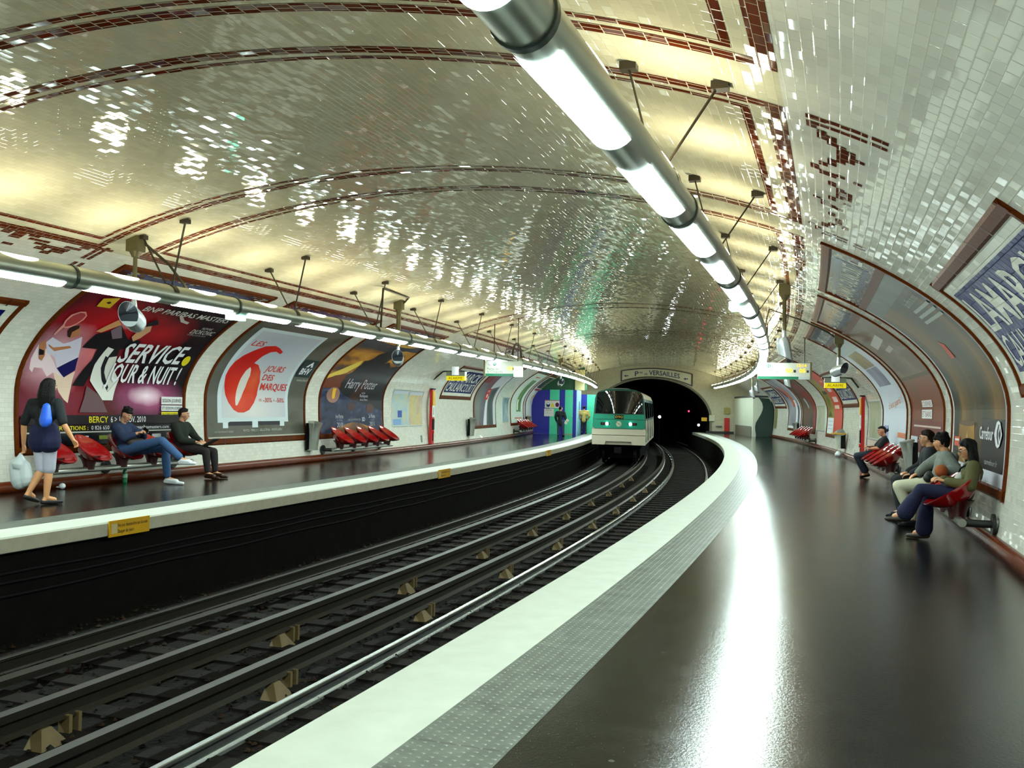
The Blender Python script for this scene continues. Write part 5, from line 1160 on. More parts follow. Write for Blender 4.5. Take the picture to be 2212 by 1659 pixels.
dr = panel(-10.51, -10.06, 0.04, 2.15, M_MINT, 'hoarding_door', -.01); panel(-10.51, -10.06, 2.17, 2.53, M_MINT, 'mint_panel'); panel(-10.06, -9.86, 0, 2.53, M_BLUE, 'blue_panel')
part('door_latch', MB().box(-10.12, -10.08, -.04, -.01, 1.0, 1.08), M_STEEL, dr, local=True)
part('pale_side', MB().box(-9.86, -9.80, .0, 3.2, 0, 2.53), M_PALEB, t, local=True)
part('side_window', MB().box(-9.80, -9.79, 1.2, 2.0, .9, 1.9), mat('grey_glazing', (120, 130, 126), .2), t, local=True)
panel(-9.82, -9.45, 0, 2.33, M_BLUE, 'blue_panel', 3.3); panel(-9.45, -8.62, 0, 2.33, M_MINT, 'mint_panel', 3.3)
up = [(-9.3, 2.55)] + [(sec(VT - y, .05)[0], sec(VT - y, .05)[1]) for y in np.linspace(5.6, 2.6, 12)]
k = len(up)
part('painted_vault_shade', MB().add([Vector((d, .5, z)) for d, z in up] + [Vector((d, .54, z)) for d, z in up], [tuple(range(k)), tuple(range(k, 2 * k))[::-1]] + [(i, (i + 1) % k, (i + 1) % k + k, i + k) for i in range(k)]), M_DKGRN, t, local=True)  # sheet added above the hoarding to paint the shaded vault there
part('beige_pillar', MB().box(-9.98, -9.45, .3, .5, 2.53, 3.7), mat('beige_board', (190, 182, 130), .5), t, local=True)
def board(d0, d1, z0, z1, label, shapes, s=SH, y=-.03):
    q = Sheet(lambda x, yy_, off: HM @ Vector((x, y - off, yy_)))
    q.rect(d0, d1, z0, z1, (214, 206, 204))
    for sh in shapes: q.poly(*sh) if isinstance(sh[0], list) else q.rect(*sh)
    return q
q = board(-11.66, -10.82, 1.48, 1.93, '', [(-11.66, -10.82, 1.88, 1.93, (170, 120, 130)), (ell_pts(-11.47, 1.66, .11, .13), (20, 40, 90)), (ell_pts(-11.47, 1.72, .08, .05), (220, 224, 226)), ([(-11.34, 1.54), (-11.1, 1.54), (-11.22, 1.8)], (226, 204, 40)), (ell_pts(-10.95, 1.67, .11, .13), (90, 24, 70))])
q.done('safety_sign', 'white works safety sign with three round and triangular symbols', 'sign')
q = board(-11.69, -11.14, 1.0, 1.44, '', [(-11.6, -11.25, 1.34, 1.37, (110, 116, 110)), (-11.62, -11.2, 1.24, 1.25, (150, 154, 146)), (-11.62, -11.2, 1.16, 1.17, (150, 154, 146))])
q.done('notice_sheet', 'plain pale notice sheet under the safety sign on the hoarding', 'notice')

# ---- the white booth on the right platform end, with an S-curved front edge
BM = frame(60.2, 0, 0)
t = thing('platform_booth', 'white booth with a dark green side and an S curved edge at the far right', 'booth', BM)
bt = [at(60.2, .55), at(67.2, .25), at(67.2, 1.62), at(60.2, 1.62)]
vs = [p + Vector((0, 0, z)) for z in (0, 2.38) for p in bt]
part('white_shell', MB().add(vs, [(3, 2, 1, 0), (4, 5, 6, 7), (0, 1, 5, 4), (2, 3, 7, 6), (3, 0, 4, 7)]), mat('white_booth_panel', (206, 214, 196), .35, var=.08, scale=1), t)
S_ = [(0.70 + .02, 0.0), (.74, .12), (.70, .35), (.68, .6), (.72, .85), (.86, 1.1), (1.0, 1.35), (1.1, 1.6), (1.13, 1.8), (1.08, 2.05), (.96, 2.25), (.86, 2.38)]
rt_ = [(sec(y, .05)[0] - 0.0, sec(y, .05)[1]) for y in (2.45, 2.2, 1.8, 1.4, 1.0, .5, 0.0)]
gp_ = S_ + rt_
k = len(gp_)
part('green_side', MB().add([Vector((d, -.03, z)) for d, z in gp_] + [Vector((d, .0, z)) for d, z in gp_], [tuple(range(k))[::-1], tuple(range(k, 2 * k))] + [(i, (i + 1) % k, (i + 1) % k + k, i + k) for i in range(k)]), mat('dark_green_booth_side', (26, 54, 48), .35, var=.15), t, local=True)
part('grey_grille', MB().add([at(60.6, .50), at(66.5, .24), at(66.5, .24) + Vector((0, 0, .62)), at(60.6, .50) + Vector((0, 0, .62))], [(0, 1, 2, 3)]), mat('grey_grille', (116, 112, 100), .5, var=.3), t)
part('dark_top', MB().add([p + Vector((0, 0, z)) for z in (2.38, 2.5) for p in bt], [(0, 1, 5, 4), (2, 3, 7, 6), (3, 0, 4, 7), (4, 5, 6, 7)]), mat('dark_roof_edge', (40, 36, 46), .5), t)
# grey cabinet and small wall things past the booth
EW = frame(S_END - .04, 0, 0)
def onend(name, d0, d1, z0, z1, m, label, cat, th=.1):
    return single(name, MB().box(d0, d1, -th, 0, z0, z1, EW), m, label, cat, M=EW @ Matrix.Translation((d0, 0, z0)))
onend('hydrant_cabinet', -.40, -.06, 0.14, 1.05, M_FIRE, 'tall red hydrant cabinet on the end wall', 'cabinet')
onend('meter_box', -.42, -.04, 1.34, 1.76, mat('olive_meter_box', (150, 140, 70), .4), 'small olive box high on the end wall above the red cabinet', 'box')
onend('wall_cabinet', -1.42, -1.05, .82, 1.22, mat('cream_cabinet', (206, 204, 180), .4), 'cream cabinet at the right rim of the tunnel mouth', 'cabinet')
onend('wall_shelf', -.95, -.56, .46, .52, M_GREYP, 'grey ledge low on the end wall left of the red cabinet', 'shelf', .14)
onend('yellow_plate', -1.93, -1.56, .80, 1.05, M_YEL, 'yellow plate hanging at the right side of the tunnel mouth', 'plate', .04)
for s, d, lb, y in ((59.9, 1.55, 'narrow olive board on the wall beside the green booth side', 0),):
    single('olive_board', MB().patch(mapR, -59.9, -58.9, .55, 1.72, .015, thick=.015), mat('olive_board', (120, 116, 66), .5), lb, 'board', M=Matrix.Translation(mapR(-59.4, .55, 0)))
# ---- curved direction sign over the tunnel
t = thing('direction_sign', 'curved tiled P.te DE VERSAILLES direction sign over the tunnel mouth', 'sign', frame(S_END - .05, DC, 3.5))
top = lambda x: 4.33 - .045 * x * x; bot = lambda x: 3.74 - .075 * x * x
fn = lambda x, y, off: at(S_END - .03 - off, DC + x, y)
def arcband(x0, x1, f0, f1, off, n=24):
    mb = MB(); vs = []
    for i in range(n + 1):
        x = x0 + (x1 - x0) * i / n; vs += [fn(x, f0(x), off), fn(x, f1(x), off)]
    return mb.add(vs, [(2 * i, 2 * i + 2, 2 * i + 3, 2 * i + 1) for i in range(n)])
part('sign_field', arcband(-2.1, 2.75, bot, top, .012), mat('cream_sign_tile', (206, 204, 178), .25, var=.1), t)
M_BDR = mat('dark_maroon_border', (56, 28, 34), .3)
bd = arcband(-2.1, 2.75, lambda x: top(x) - .04, lambda x: top(x) + .03, .03)
bd.join(arcband(-2.1, 2.75, lambda x: bot(x) - .03, lambda x: bot(x) + .05, .03)); bd.join(arcband(-2.12, -2.02, bot, top, .03, 2)); bd.join(arcband(2.67, 2.77, bot, top, .03, 2))
part('sign_border', bd, M_BDR, t)
lt = MB()
def arced(bm):
    for v in bm.verts: v.co.y += -.06 * v.co.x ** 2
    return bm
for body, x, w_, y, h_ in (('P', -1.16, .26, 3.86, .32), ('te', -.84, .2, 4.02, .14), ('DE', -.5, .2, 3.88, .12), ('VERSAILLES', -.2, 2.1, 3.88, .32)):
    lt.flat(arced(text_bm(body, x, y, w_, h_, bold=.02)), fn, .016, 0)
for x in (-1.75, 2.3):
    lt.flat(poly_bm([(x - .16, 3.98 - .06 * x * x), (x, 4.06 - .06 * x * x), (x, 4.0 - .06 * x * x), (x + .16, 4.02 - .06 * x * x), (x + .16, 3.95 - .06 * x * x), (x, 3.94 - .06 * x * x), (x, 3.88 - .06 * x * x)]), fn, .016, 0)
part('lettering', lt, mat('ink_blue_lettering', (30, 36, 78), .3), t)
# ---- lights inside the tunnel
def tunnel_lamp(s, d, z, col, e, label, r=.05):
    t = thing('tunnel_signal', label, 'signal lamp', frame(s, d, z))
    part('lamp_case', MB().box(-.1, .1, 0, .12, -.14, .14), M_BLACK, t, local=True)
    part('lamp_lens', MB().ball((0, -.01, 0), r, n=12, m=6, sc=(1, .5, 1)), mat('lens_%s' % label[:9].replace(' ', '_'), col, .3, emit=e, ecol=col), t, True, True)
    part('signal_post', MB().cyl((0, .06, -z + PZ - .2), (0, .06, -.14), .03, n=8), M_BLACK, t, local=True)
tunnel_lamp(74.0, -2.2, 1.45, (255, 30, 60), 16, 'red signal lamp glowing inside the dark tunnel', .06)
tunnel_lamp(70.5, -4.58, 1.0, (235, 250, 255), 60, 'white lamp glowing low in the middle of the tunnel', .09)
tunnel_lamp(69.0, -1.95, .5, (225, 240, 245), 14, 'pale lamp at the right side of the tunnel mouth', .08)
# ---- small litter
bo = MB().lathe([(.001, 0), (.038, .002), (.042, .02), (.04, .08), (.043, .14), (.04, .2), (.018, .26), (.014, .285), (.016, .29), (.016, .31), (.001, .312)], n=16)
t = thing('plastic_bottle', 'green plastic bottle standing under the bench of the waiting men', 'bottle', frame(14.48, -12.10, 0))
part('bottle_body', bo, mat('green_plastic', (10, 110, 66), .12, var=.1), t, True, True)
part('bottle_cap', MB().cyl((0, 0, .295), (0, 0, .32), .018), mat('dark_green_cap', (6, 60, 40), .3), t, local=True)
part('paper_label', MB().lathe([(.0425, .09), (.0445, .1), (.0445, .15), (.0425, .16)], n=16, cap=False), mat('pale_label', (150, 200, 170), .5), t, True, True)
pw_ = MB().ball((0, 0, .05), .055, n=7, m=5, sc=(1.1, .8, .9)).ball((-.08, 0, .03), .03, n=6, m=4, sc=(1.6, .8, .5))
o = pw_.build('paper_wad', mat('white_paper_wad', (226, 232, 238), .6), None); o.matrix_world = frame(12.85, -12.05, 0.004); tag(o, 'crumpled white paper wad on the floor near the left skirting', 'litter')
# ================================================================ people
def blob(name, caps, m, parent, voxel=0.011, smooth_it=5, fac=0.5):
    """Tapered limbs melted into one continuous surface."""
    mb = MB()
    for c in caps:
        if c[0] == 'ball': mb.ball(c[1], 1.0, sc=c[2], n=16, m=10)
        else: mb.capsule(*c)
    me = bpy.data.meshes.new(name); me.from_pydata([tuple(p) for p in mb.v], [], mb.f)
    o = bpy.data.objects.new(name, me); C.objects.link(o)
    r = o.modifiers.new('r', 'REMESH'); r.mode = 'VOXEL'; r.voxel_size = voxel; r.use_smooth_shade = True
    s = o.modifiers.new('s', 'SMOOTH'); s.iterations = smooth_it; s.factor = fac
    dg = bpy.context.evaluated_depsgraph_get(); m2 = bpy.data.meshes.new_from_object(o.evaluated_get(dg))
    o.modifiers.clear(); o.data = m2; m2.name = name; bpy.data.meshes.remove(me)
    m2.materials.clear(); m2.materials.append(m)
    m2.polygons.foreach_set('use_smooth', [True] * len(m2.polygons))
    if parent is not None: o.parent = parent; _WM[o.name] = _WM[parent.name]
    return o
def mix(a, b, t): return a + (b - a) * t
def hand(caps, w, tip, out, curl=0.5, k=1.0):
    """Palm from the wrist w towards tip, four bent fingers and a thumb leaving the palm's side; out = palm normal."""
    w, tip, out = Vector(w), Vector(tip), Vector(out).normalized(); a = (tip - w).normalized(); side = a.cross(out).normalized()
    pl = .085 * k; c = w + a * pl
    for q in (-.026, -.009, .009, .026): caps.append((w + a * .012 + side * q * .6, .017 * k, c + side * q * k, .0145 * k))
    for q, L in ((-.029, .062), (-.010, .074), (.010, .070), (.029, .054)):
        p0 = c + side * q * k; p1 = p0 + (a * math.cos(curl * .6) + out * math.sin(curl * .6)) * L * .5 * k
        p2 = p1 + (a * math.cos(curl * 1.7) + out * math.sin(curl * 1.7)) * L * .5 * k
        caps.append((p0, .0095 * k, p1, .0088 * k)); caps.append((p1, .0088 * k, p2, .0075 * k))
    t0 = w + a * .025 * k - side * .028 * k; t1 = t0 + (a * .7 - side * .55 + out * .3).normalized() * .04 * k; t2 = t1 + (a * .9 + out * .4).normalized() * .03 * k
    caps.append((t0, .013 * k, t1, .0105 * k)); caps.append((t1, .0105 * k, t2, .008 * k))
class Person:
    """Joints are given as (lateral d, along s, height z) in the station; the root sits at the person's base."""
    def __init__(s, label, base, J, skin=(196, 140, 104), look=(0, 1, -.1), foot=True, k=1.0):
        s.M = frame(base[1], base[0], 0); s.t = thing('person', label, 'person', s.M); s.inv = s.M.inverted()
        s.J = {n: s.inv @ at(p[1], p[0], p[2]) for n, p in J.items()}; s.skin = mat('skin_%d_%d_%d' % skin, skin, .5, var=.06); s.k = k
        R = Matrix.Rotation(theta(base[1]), 3, 'Z').inverted()
        t = theta(base[1]); s.look = Vector(look).normalized()   # look is already in the local frame: x = d, y = s
        J_ = s.J; k_ = k; caps = []
        up = (J_['head'] - J_['neck']).normalized(); f = (s.look - up * s.look.dot(up) * .4).normalized(); rt = f.cross(up).normalized(); s.f, s.rt = f, rt; s.up = rt.cross(f).normalized(); up = s.up; h = J_['head']
        # head: skull, jaw, nose, ears, brow
        caps += [('ball', h + f * -.008 + up * .02, (.078 * k, .088 * k, .098 * k)), (h + f * .03 - up * .02, .062 * k, h + f * .05 - up * .085, .036 * k), (h + f * .05 - up * .055, .045 * k, h + f * .062 - up * .095, .024 * k),
                 (h + f * .092 + up * .012, .010 * k, h + f * .108 - up * .028, .014 * k), (h + f * .088 - up * .062 + rt * .014, .009 * k, h + f * .088 - up * .062 - rt * .014, .009 * k),
                 (h + f * .082 + up * .034 + rt * .035, .010 * k, h + f * .086 + up * .034 - rt * .035, .010 * k)]
        for sg in (-1, 1):
            caps.append((h + rt * sg * .079 - f * .004 + up * .012, .014 * k, h + rt * sg * .076 + f * .004 - up * .03, .010 * k))
            caps.append((h + rt * sg * .035 + f * .06 - up * .012, .026 * k, h + rt * sg * .03 + f * .058 - up * .04, .024 * k))
        caps.append((h - up * .06 - f * .015, .052 * k, J_['neck'], .056 * k))
        ch, pv = J_['chest'], J_['pelvis']; sl, sr = J_['shL'], J_['shR']
        lat = (sr - sl).normalized(); s.lat = lat
        tf = lat.cross((ch - pv).normalized()).normalized()
        if tf.dot(s.look) < 0: tf = -tf
        s.tf = tf
        caps += [(J_['neck'], .055 * k, ch, .10 * k, (tf, .8)), (mix(sl, sr, .12), .056 * k, mix(sl, sr, .88), .056 * k), (mix(sl, sr, .22) - (sl + sr) / 2 + ch, .105 * k, mix(sl, sr, .78) - (sl + sr) / 2 + ch, .105 * k, (tf, .85)),
                 (ch, .12 * k, mix(ch, pv, .6), .115 * k, (tf, .85)), (mix(ch, pv, .6), .115 * k, pv, .125 * k, (tf, .9)), (pv - lat * .07, .105 * k, pv + lat * .07, .105 * k)]
        for S in 'LR':
            sh, el, ha = J_['sh' + S], J_['el' + S], J_['ha' + S]
            caps += [(sh, .054 * k, el, .038 * k), (el, .040 * k, mix(el, ha, .35), .040 * k), (mix(el, ha, .35), .040 * k, ha, .026 * k)]
            tip = J_.get('tip' + S) or ha + (ha - el).normalized() * .1; out = J_.get('palm' + S)
            out = (out - s.inv @ at(base[1], base[0], 0)) if out else Vector((0, 0, -1))
            hand(caps, ha, tip, Vector((0, 0, -1)) if abs((tip - ha).normalized().z) < .8 else -s.look, .75, k)
            sg = -1 if S == 'L' else 1
            hp = pv + lat * sg * .09; kn, an, to = J_['kn' + S], J_['an' + S], J_['to' + S]
            caps += [(hp, .092 * k, mix(hp, kn, .5), .078 * k), (mix(hp, kn, .5), .078 * k, kn, .056 * k), (kn, .056 * k, mix(kn, an, .3), .058 * k), (mix(kn, an, .3), .058 * k, an, .036 * k)]
            d = (to - an); hl = an - Vector((d.x, d.y, 0)).normalized() * .035
            low = min(an.z - .055, to.z) if True else 0
            caps += [(an, .036 * k, hl + Vector((0, 0, -.045)), .032 * k), (hl + Vector((0, 0, -.05)), .03 * k, to, .024 * k), (an, .036 * k, mix(an, to, .6) + Vector((0, 0, .01)), .032 * k)]
        s.caps = caps
        s.body = blob('body', caps, s.skin, s.t, .009, 2, .4)
        EY = mat('dark_iris', (20, 14, 12), .2)
        for sg in (-1, 1):
            part('eye', MB().ball(h + s.f * .083 + s.rt * sg * .033 + s.up * .008, .0105 * k, n=8, m=6), mat('eye_white', (214, 208, 200), .25), s.t, True, True)
            part('iris', MB().ball(h + s.f * .0895 + s.rt * sg * .033 + s.up * .006, .0062 * k, n=8, m=6), EY, s.t, True, True)
            part('eyebrow', MB().capsule(h + s.f * .094 + s.rt * sg * .018 + s.up * .034, .005, h + s.f * .084 + s.rt * sg * .05 + s.up * .036, .004, n=6), EY, s.t, True, True)
        part('lips', MB().capsule(h + s.f * .0965 - s.up * .062 + s.rt * .018, .0055, h + s.f * .0965 - s.up * .062 - s.rt * .018, .0055, n=8), mat('lips', (150, 84, 76), .4), s.t, True, True)
    def P(s, d, q, z): return s.inv @ at(q, d, z)
    def torso(s, name, m, grow=.02, sleeves=1.0, hem=0.0, loose=1.0, collar=True):
        J, k = s.J, s.k; ch, pv, sl, sr = J['chest'], J['pelvis'], J['shL'], J['shR']; g = grow; tf = s.tf
        c = [(mix(sl, sr, .10), .058 * k + g, mix(sl, sr, .90), .058 * k + g), (mix(sl, sr, .22) - (sl + sr) / 2 + ch, .107 * k + g, mix(sl, sr, .78) - (sl + sr) / 2 + ch, .107 * k + g, (tf, .88)),
             (ch, .122 * k + g * loose, mix(ch, pv, .6), .118 * k + g * loose, (tf, .9)), (mix(ch, pv, .6), .118 * k + g * loose, mix(ch, pv, 1.0 + hem), .13 * k + g * loose, (tf, .95))]
        if collar: c.append((J['neck'] - s.up * .03, .062 + g * .3, ch + (sl + sr) / 2 - ch, .09 + g * .5, (tf, .85)))
        for S in 'LR':
            sh, el, ha = J['sh' + S], J['el' + S], J['ha' + S]
            if sleeves >= .5:
                c.append((sh, .058 * k + g, el, .044 * k + g)); 
                if sleeves > .5: c.append((el, .045 * k + g, mix(el, ha, (sleeves - .5) * 1.9), .033 * k + g * .8))
            else: c.append((sh, .058 * k + g, mix(sh, el, sleeves * 2), .05 * k + g))
        return blob(name, c, m, s.t, .012, 3)
    def legs(s, name, m, grow=.012, to=1.0, flare=0.0):
        J, k = s.J, s.k; pv = J['pelvis']; c = [(pv - s.lat * .07, .112 * k + grow, pv + s.lat * .07, .112 * k + grow), (pv, .13 * k + grow * .6, mix(pv, J['chest'], .22), .12 * k + grow * .6, (s.tf, .9))]
        for S, sg in (('L', -1), ('R', 1)):
            hp = pv + s.lat * sg * .09; kn, an = J['kn' + S], J['an' + S]
            if to <= .5:
                e = mix(hp, kn, to * 2); c.append((hp, .096 * k + grow, e, .08 * k + grow)); continue
            c += [(hp, .096 * k + grow, mix(hp, kn, .5), .08 * k + grow), (mix(hp, kn, .5), .08 * k + grow, kn, .06 * k + grow)]
            e = mix(kn, an, min(1.0, (to - .5) * 2)); c += [(kn, .06 * k + grow, mix(kn, e, .4), .06 * k + grow), (mix(kn, e, .4), .06 * k + grow + flare * .3, e - (e - kn).normalized() * .01, .042 * k + grow + flare)]
        return blob(name, c, m, s.t, .012, 3)
    def shoes(s, m, low=False, name='shoe'):
        for S in 'LR':
            an, to = s.J['an' + S], s.J['to' + S]; d = Vector((to.x - an.x, to.y - an.y, 0)).normalized(); hl = an - d * .04
            sole = min(an.z - .075, to.z - .01); tilt = (to.z - an.z + .075)
            h0 = hl + Vector((0, 0, -.055))
            c = [(h0, .037, mix(h0, to, .5), .037), (mix(h0, to, .5), .038, to + (to - h0).normalized() * .02, .027)]
            if not low: c += [(an - Vector((0, 0, .02)), .043, h0, .037), (an - Vector((0, 0, .02)), .044, mix(an, to, .62) + Vector((0, 0, .002)), .041)]
            o = blob(name, c, m, s.t, .009, 2)
    def hair(s, m, kind='short', **kw):
        h, f, rt, up = s.J['head'], s.f, s.rt, s.up; k = s.k
        c = [('ball', h - f * .022 + up * .048, (.086 * k, .092 * k, .078 * k)), (h - f * .055 + up * .03, .072 * k, h - f * .05 - up * .035, .055 * k), (h + f * .035 + up * .088 + rt * .03, .026, h + f * .035 + up * .088 - rt * .03, .026)]
        for sg in (-1, 1): c.append((h + rt * sg * .066 - f * .03 + up * .045, .030, h + rt * sg * .068 - f * .03 - up * .015, .020))
        if kind == 'messy':
            for a in range(12): q = a * .5236; c.append((h - f * .025 + up * .06, .07, h - f * .025 + up * (.085 + .010 * (a % 3)) + (rt * math.cos(q) + f * math.sin(q)) * .055, .036))
            c.append((h + f * .052 + up * .07 + rt * .045, .026, h + f * .062 + up * .062 - rt * .04, .024))
        if kind in ('tail', 'bun'):
            c.append((h - f * .095 + up * .01, .03, h - f * .135 - up * .015, .028)); c.append((h - f * .135 - up * .015, .026, h - f * .15 - up * (.16 if kind == 'tail' else .03), .016))
            if kind == 'bun': c.append((h - f * .13, .02, h - f * .18 + up * .03, .012)); c.append((h - f * .13 - up * .01, .02, h - f * .185 - up * .01, .012))
        if kind == 'long':
            L = kw.get('L', .30); bk = kw.get('back', -f * .5 - Vector((0, 0, 1)))
            for sg in (-1, -.5, 0, .5, 1):
                p0 = h + rt * sg * .062 - f * (.075 - .045 * abs(sg)) + up * .02; dn = Vector((0, 0, -1)) - f * .12 + rt * sg * .08
                vo = kw.get('vol', 1.0); c.append((p0, .042 * vo, p0 + dn * L * .55, .05 * vo)); c.append((p0 + dn * L * .55, .05 * vo, p0 + dn * L, .030 * vo))
            for sg in (-1, 1): c.append((h + rt * sg * .07 + f * .012 + up * .06, .024, h + rt * sg * .08 - f * .01 - up * .12, .03))
        if kind == 'receding': c = [('ball', h - f * .038 + up * .040, (.087, .088, .080)), (h - f * .06 + up * .03, .072, h - f * .06 - up * .05, .052)] + c[3:]
        return blob('hair', c, m, s.t, .010, 3)
    def glasses(s):
        h, f, rt, up = s.J['head'], s.f, s.rt, s.up; mb = MB()
        for sg in (-1, 1):
            cc = h + f * .104 + rt * sg * .034 + up * .006
            mb.tube([cc + rt * .024 * math.cos(a) + up * .017 * math.sin(a) for a in [2 * math.pi * i / 12 for i in range(13)]], .0028, 5)
            mb.tube([cc + rt * sg * .025, h + rt * sg * .084 + f * .02 + up * .018], .0028, 5)
        mb.tube([h + f * .106 + rt * .011 + up * .008, h + f * .106 - rt * .011 + up * .008], .0028, 5)
        part('glasses', mb, mat('dark_glasses_rim', (20, 16, 16), .3), s.t, True, True)
HB = mat('black_hair', (9, 7, 8), .6, var=.5, scale=60, spec=.2, bump=.012); HBR = mat('dark_brown_hair', (24, 12, 11), .6, var=.5, scale=60, spec=.2, bump=.012)

# ---- seated woman in the olive jacket, nearest on the right
p = Person('person in olive jacket and dark jeans, legs crossed, looking down on the nearest right seat', (1.2, 12.6), dict(
    head=(1.445, 12.58, 1.135), neck=(1.51, 12.60, .995), chest=(1.49, 12.6, .84), pelvis=(1.37, 12.6, .59), shL=(1.49, 12.42, .925), shR=(1.51, 12.78, .925),
    elL=(1.45, 12.33, .71), elR=(1.44, 12.88, .70), haL=(1.20, 12.46, .745), haR=(1.18, 12.72, .75), tipL=(1.08, 12.50, .77), tipR=(1.06, 12.66, .77),
    knL=(.93, 12.50, .635), anL=(.755, 12.56, .325), toL=(.575, 12.58, .255), knR=(1.03, 12.74, .555), anR=(1.00, 12.84, .105), toR=(.845, 12.90, .03)), skin=(206, 150, 112), look=(-1, -.12, -.42))
p.legs('jeans', mat('dark_blue_denim', (8, 12, 52), .85, var=.3, scale=30), .012, .98, .05)
p.torso('jacket', mat('olive_cotton_jacket', (78, 74, 36), .8, var=.25, scale=14), .026, .98, -.05)
p.hair(HB, 'long', L=.31); p.shoes(mat('brown_ballet_shoe', (36, 18, 10), .5), True); p.glasses()
blob('scarf', [(p.J['neck'] + p.f * .05 - p.up * .02, .04, p.J['chest'] + p.f * .15 + p.lat * -.05, .055), (p.J['neck'] - p.lat * .06, .045, p.J['neck'] + p.lat * .06, .045)], mat('pale_grey_scarf', (170, 176, 168), .9, var=.2), p.t, .011)
part('bag_strap', MB().tube([p.P(1.46, 12.42, .99), p.P(1.36, 12.5, .9), p.P(1.33, 12.62, .76)], .012, 6), M_BLACK, p.t, True, True)
def held(name, label, cat, caps, m, M=None, vox=.012):
    o = blob(name, caps, m, None, vox, 3); return tag(o, label, cat)
held('handbag', 'dark navy handbag lying on the lap of the olive jacketed sitter', 'bag', [(at(12.50, 1.22, .70), .07, at(12.66, 1.36, .72), .075), (at(12.66, 1.22, .69), .06, at(12.52, 1.36, .71), .07)], mat('dark_navy_bag', (16, 18, 34), .6))

# ---- seated youth in the grey hoodie
p = Person('person in grey hoodie and off white trousers, middle of the trio on the right', (1.15, 14.2), dict(
    head=(1.345, 14.2, 1.165), neck=(1.40, 14.2, 1.03), chest=(1.40, 14.2, .87), pelvis=(1.33, 14.2, .60), shL=(1.40, 14.0, .965), shR=(1.38, 14.4, .965),
    elL=(1.50, 13.86, .80), elR=(1.19, 14.44, .82), haL=(1.36, 13.84, .80), haR=(1.07, 14.36, .72), tipL=(1.25, 13.84, .82), tipR=(.98, 14.34, .67),
    knL=(.80, 14.08, .55), anL=(1.00, 14.10, .10), toL=(.84, 14.08, .03), knR=(.82, 14.36, .54), anR=(1.02, 14.38, .10), toR=(.86, 14.40, .03)), skin=(206, 148, 108), look=(-1, .45, -.05))
p.legs('trousers', mat('off_white_trousers', (196, 194, 168), .85, var=.12, scale=12), .016, .96)
p.torso('hoodie', mat('grey_marl_hoodie', (112, 118, 112), .9, var=.3, scale=18), .03, .97, .0)
blob('hood', [(p.J['neck'] - p.tf * .10 + p.lat * .08 - Vector((0, 0, .02)), .05, p.J['neck'] - p.tf * .10 - p.lat * .08 - Vector((0, 0, .02)), .05), (p.J['neck'] - p.tf * .12 - Vector((0, 0, .03)), .055, p.J['neck'] - p.tf * .12 - Vector((0, 0, .12)), .04)], mat('grey_hood', (120, 122, 112), .9, var=.2), p.t, .012)
p.hair(HB, 'messy'); p.shoes(M_BLACK)
held('ball_of_wool', 'round orange brown ball held against the grey hooded youth', 'ball', [('ball', at(13.72, 1.29, .80), (.085, .085, .085))], mat('orange_brown_fuzz', (150, 80, 36), .9, var=.4, scale=14))
held('shoulder_bag', 'dark shoulder bag on the lap of the grey hooded youth', 'bag', [(at(14.0, 1.16, .68), .06, at(14.3, 1.22, .70), .07), (at(14.1, 1.08, .64), .04, at(14.3, 1.1, .64), .04)], mat('black_green_bag', (18, 26, 24), .6))

# ---- seated person in black behind them
p = Person('person all in black with tied back hair, farthest of the seated trio', (1.2, 15.1), dict(
    head=(1.255, 15.1, 1.195), neck=(1.31, 15.1, 1.06), chest=(1.30, 15.1, .90), pelvis=(1.29, 15.1, .60), shL=(1.30, 14.92, .985), shR=(1.29, 15.28, .985),
    elL=(1.24, 14.84, .78), elR=(1.22, 15.36, .78), haL=(1.04, 14.9, .68), haR=(1.02, 15.25, .68), tipL=(.94, 14.93, .65), tipR=(.92, 15.2, .65),
    knL=(.86, 14.98, .57), anL=(.93, 15.0, .10), toL=(.77, 14.98, .03), knR=(.86, 15.24, .57), anR=(.93, 15.24, .10), toR=(.77, 15.26, .03)), skin=(206, 152, 116), look=(-1, .1, -.05))
p.legs('trousers', mat('black_cloth', (12, 14, 20), .85, var=.2), .014, .96); p.torso('coat', mat('black_wool_coat', (12, 14, 22), .85, var=.25), .03, .97, .1)
p.hair(HBR, 'tail'); p.shoes(M_BLACK); p.glasses()

# ---- ponytailed sitter farther along
p = Person('person in black T shirt with short ponytail, slouched on the second right bench', (1.2, 24.4), dict(
    head=(1.455, 24.4, 1.125), neck=(1.51, 24.4, 1.0), chest=(1.50, 24.4, .85), pelvis=(1.36, 24.4, .585), shL=(1.51, 24.22, .925), shR=(1.50, 24.58, .925),
    elL=(1.37, 24.12, .73), elR=(1.35, 24.66, .73), haL=(1.20, 24.24, .71), haR=(1.19, 24.52, .74), tipL=(1.10, 24.28, .69), tipR=(1.10, 24.46, .76),
    knL=(.89, 24.30, .51), anL=(1.10, 24.36, .12), toL=(1.0, 24.30, .03), knR=(.91, 24.56, .52), anR=(1.14, 24.50, .12), toR=(1.02, 24.5, .03)), skin=(200, 134, 100), look=(-1, -.5, -.05))
p.legs('jeans', mat('dark_grey_blue_denim', (20, 28, 44), .85, var=.25), .014, .94, .025); p.torso('t_shirt', mat('black_jersey', (8, 10, 14), .85, var=.2), .02, .42, .05)
p.hair(HB, 'bun'); p.shoes(M_BLACK, True)
part('lanyard', MB().tube([p.J['neck'] + p.f * .075 - p.lat * .05, p.J['chest'] + p.tf * .15, p.J['neck'] + p.f * .075 + p.lat * .05], .007, 6), M_WHITE, p.t, True, True)

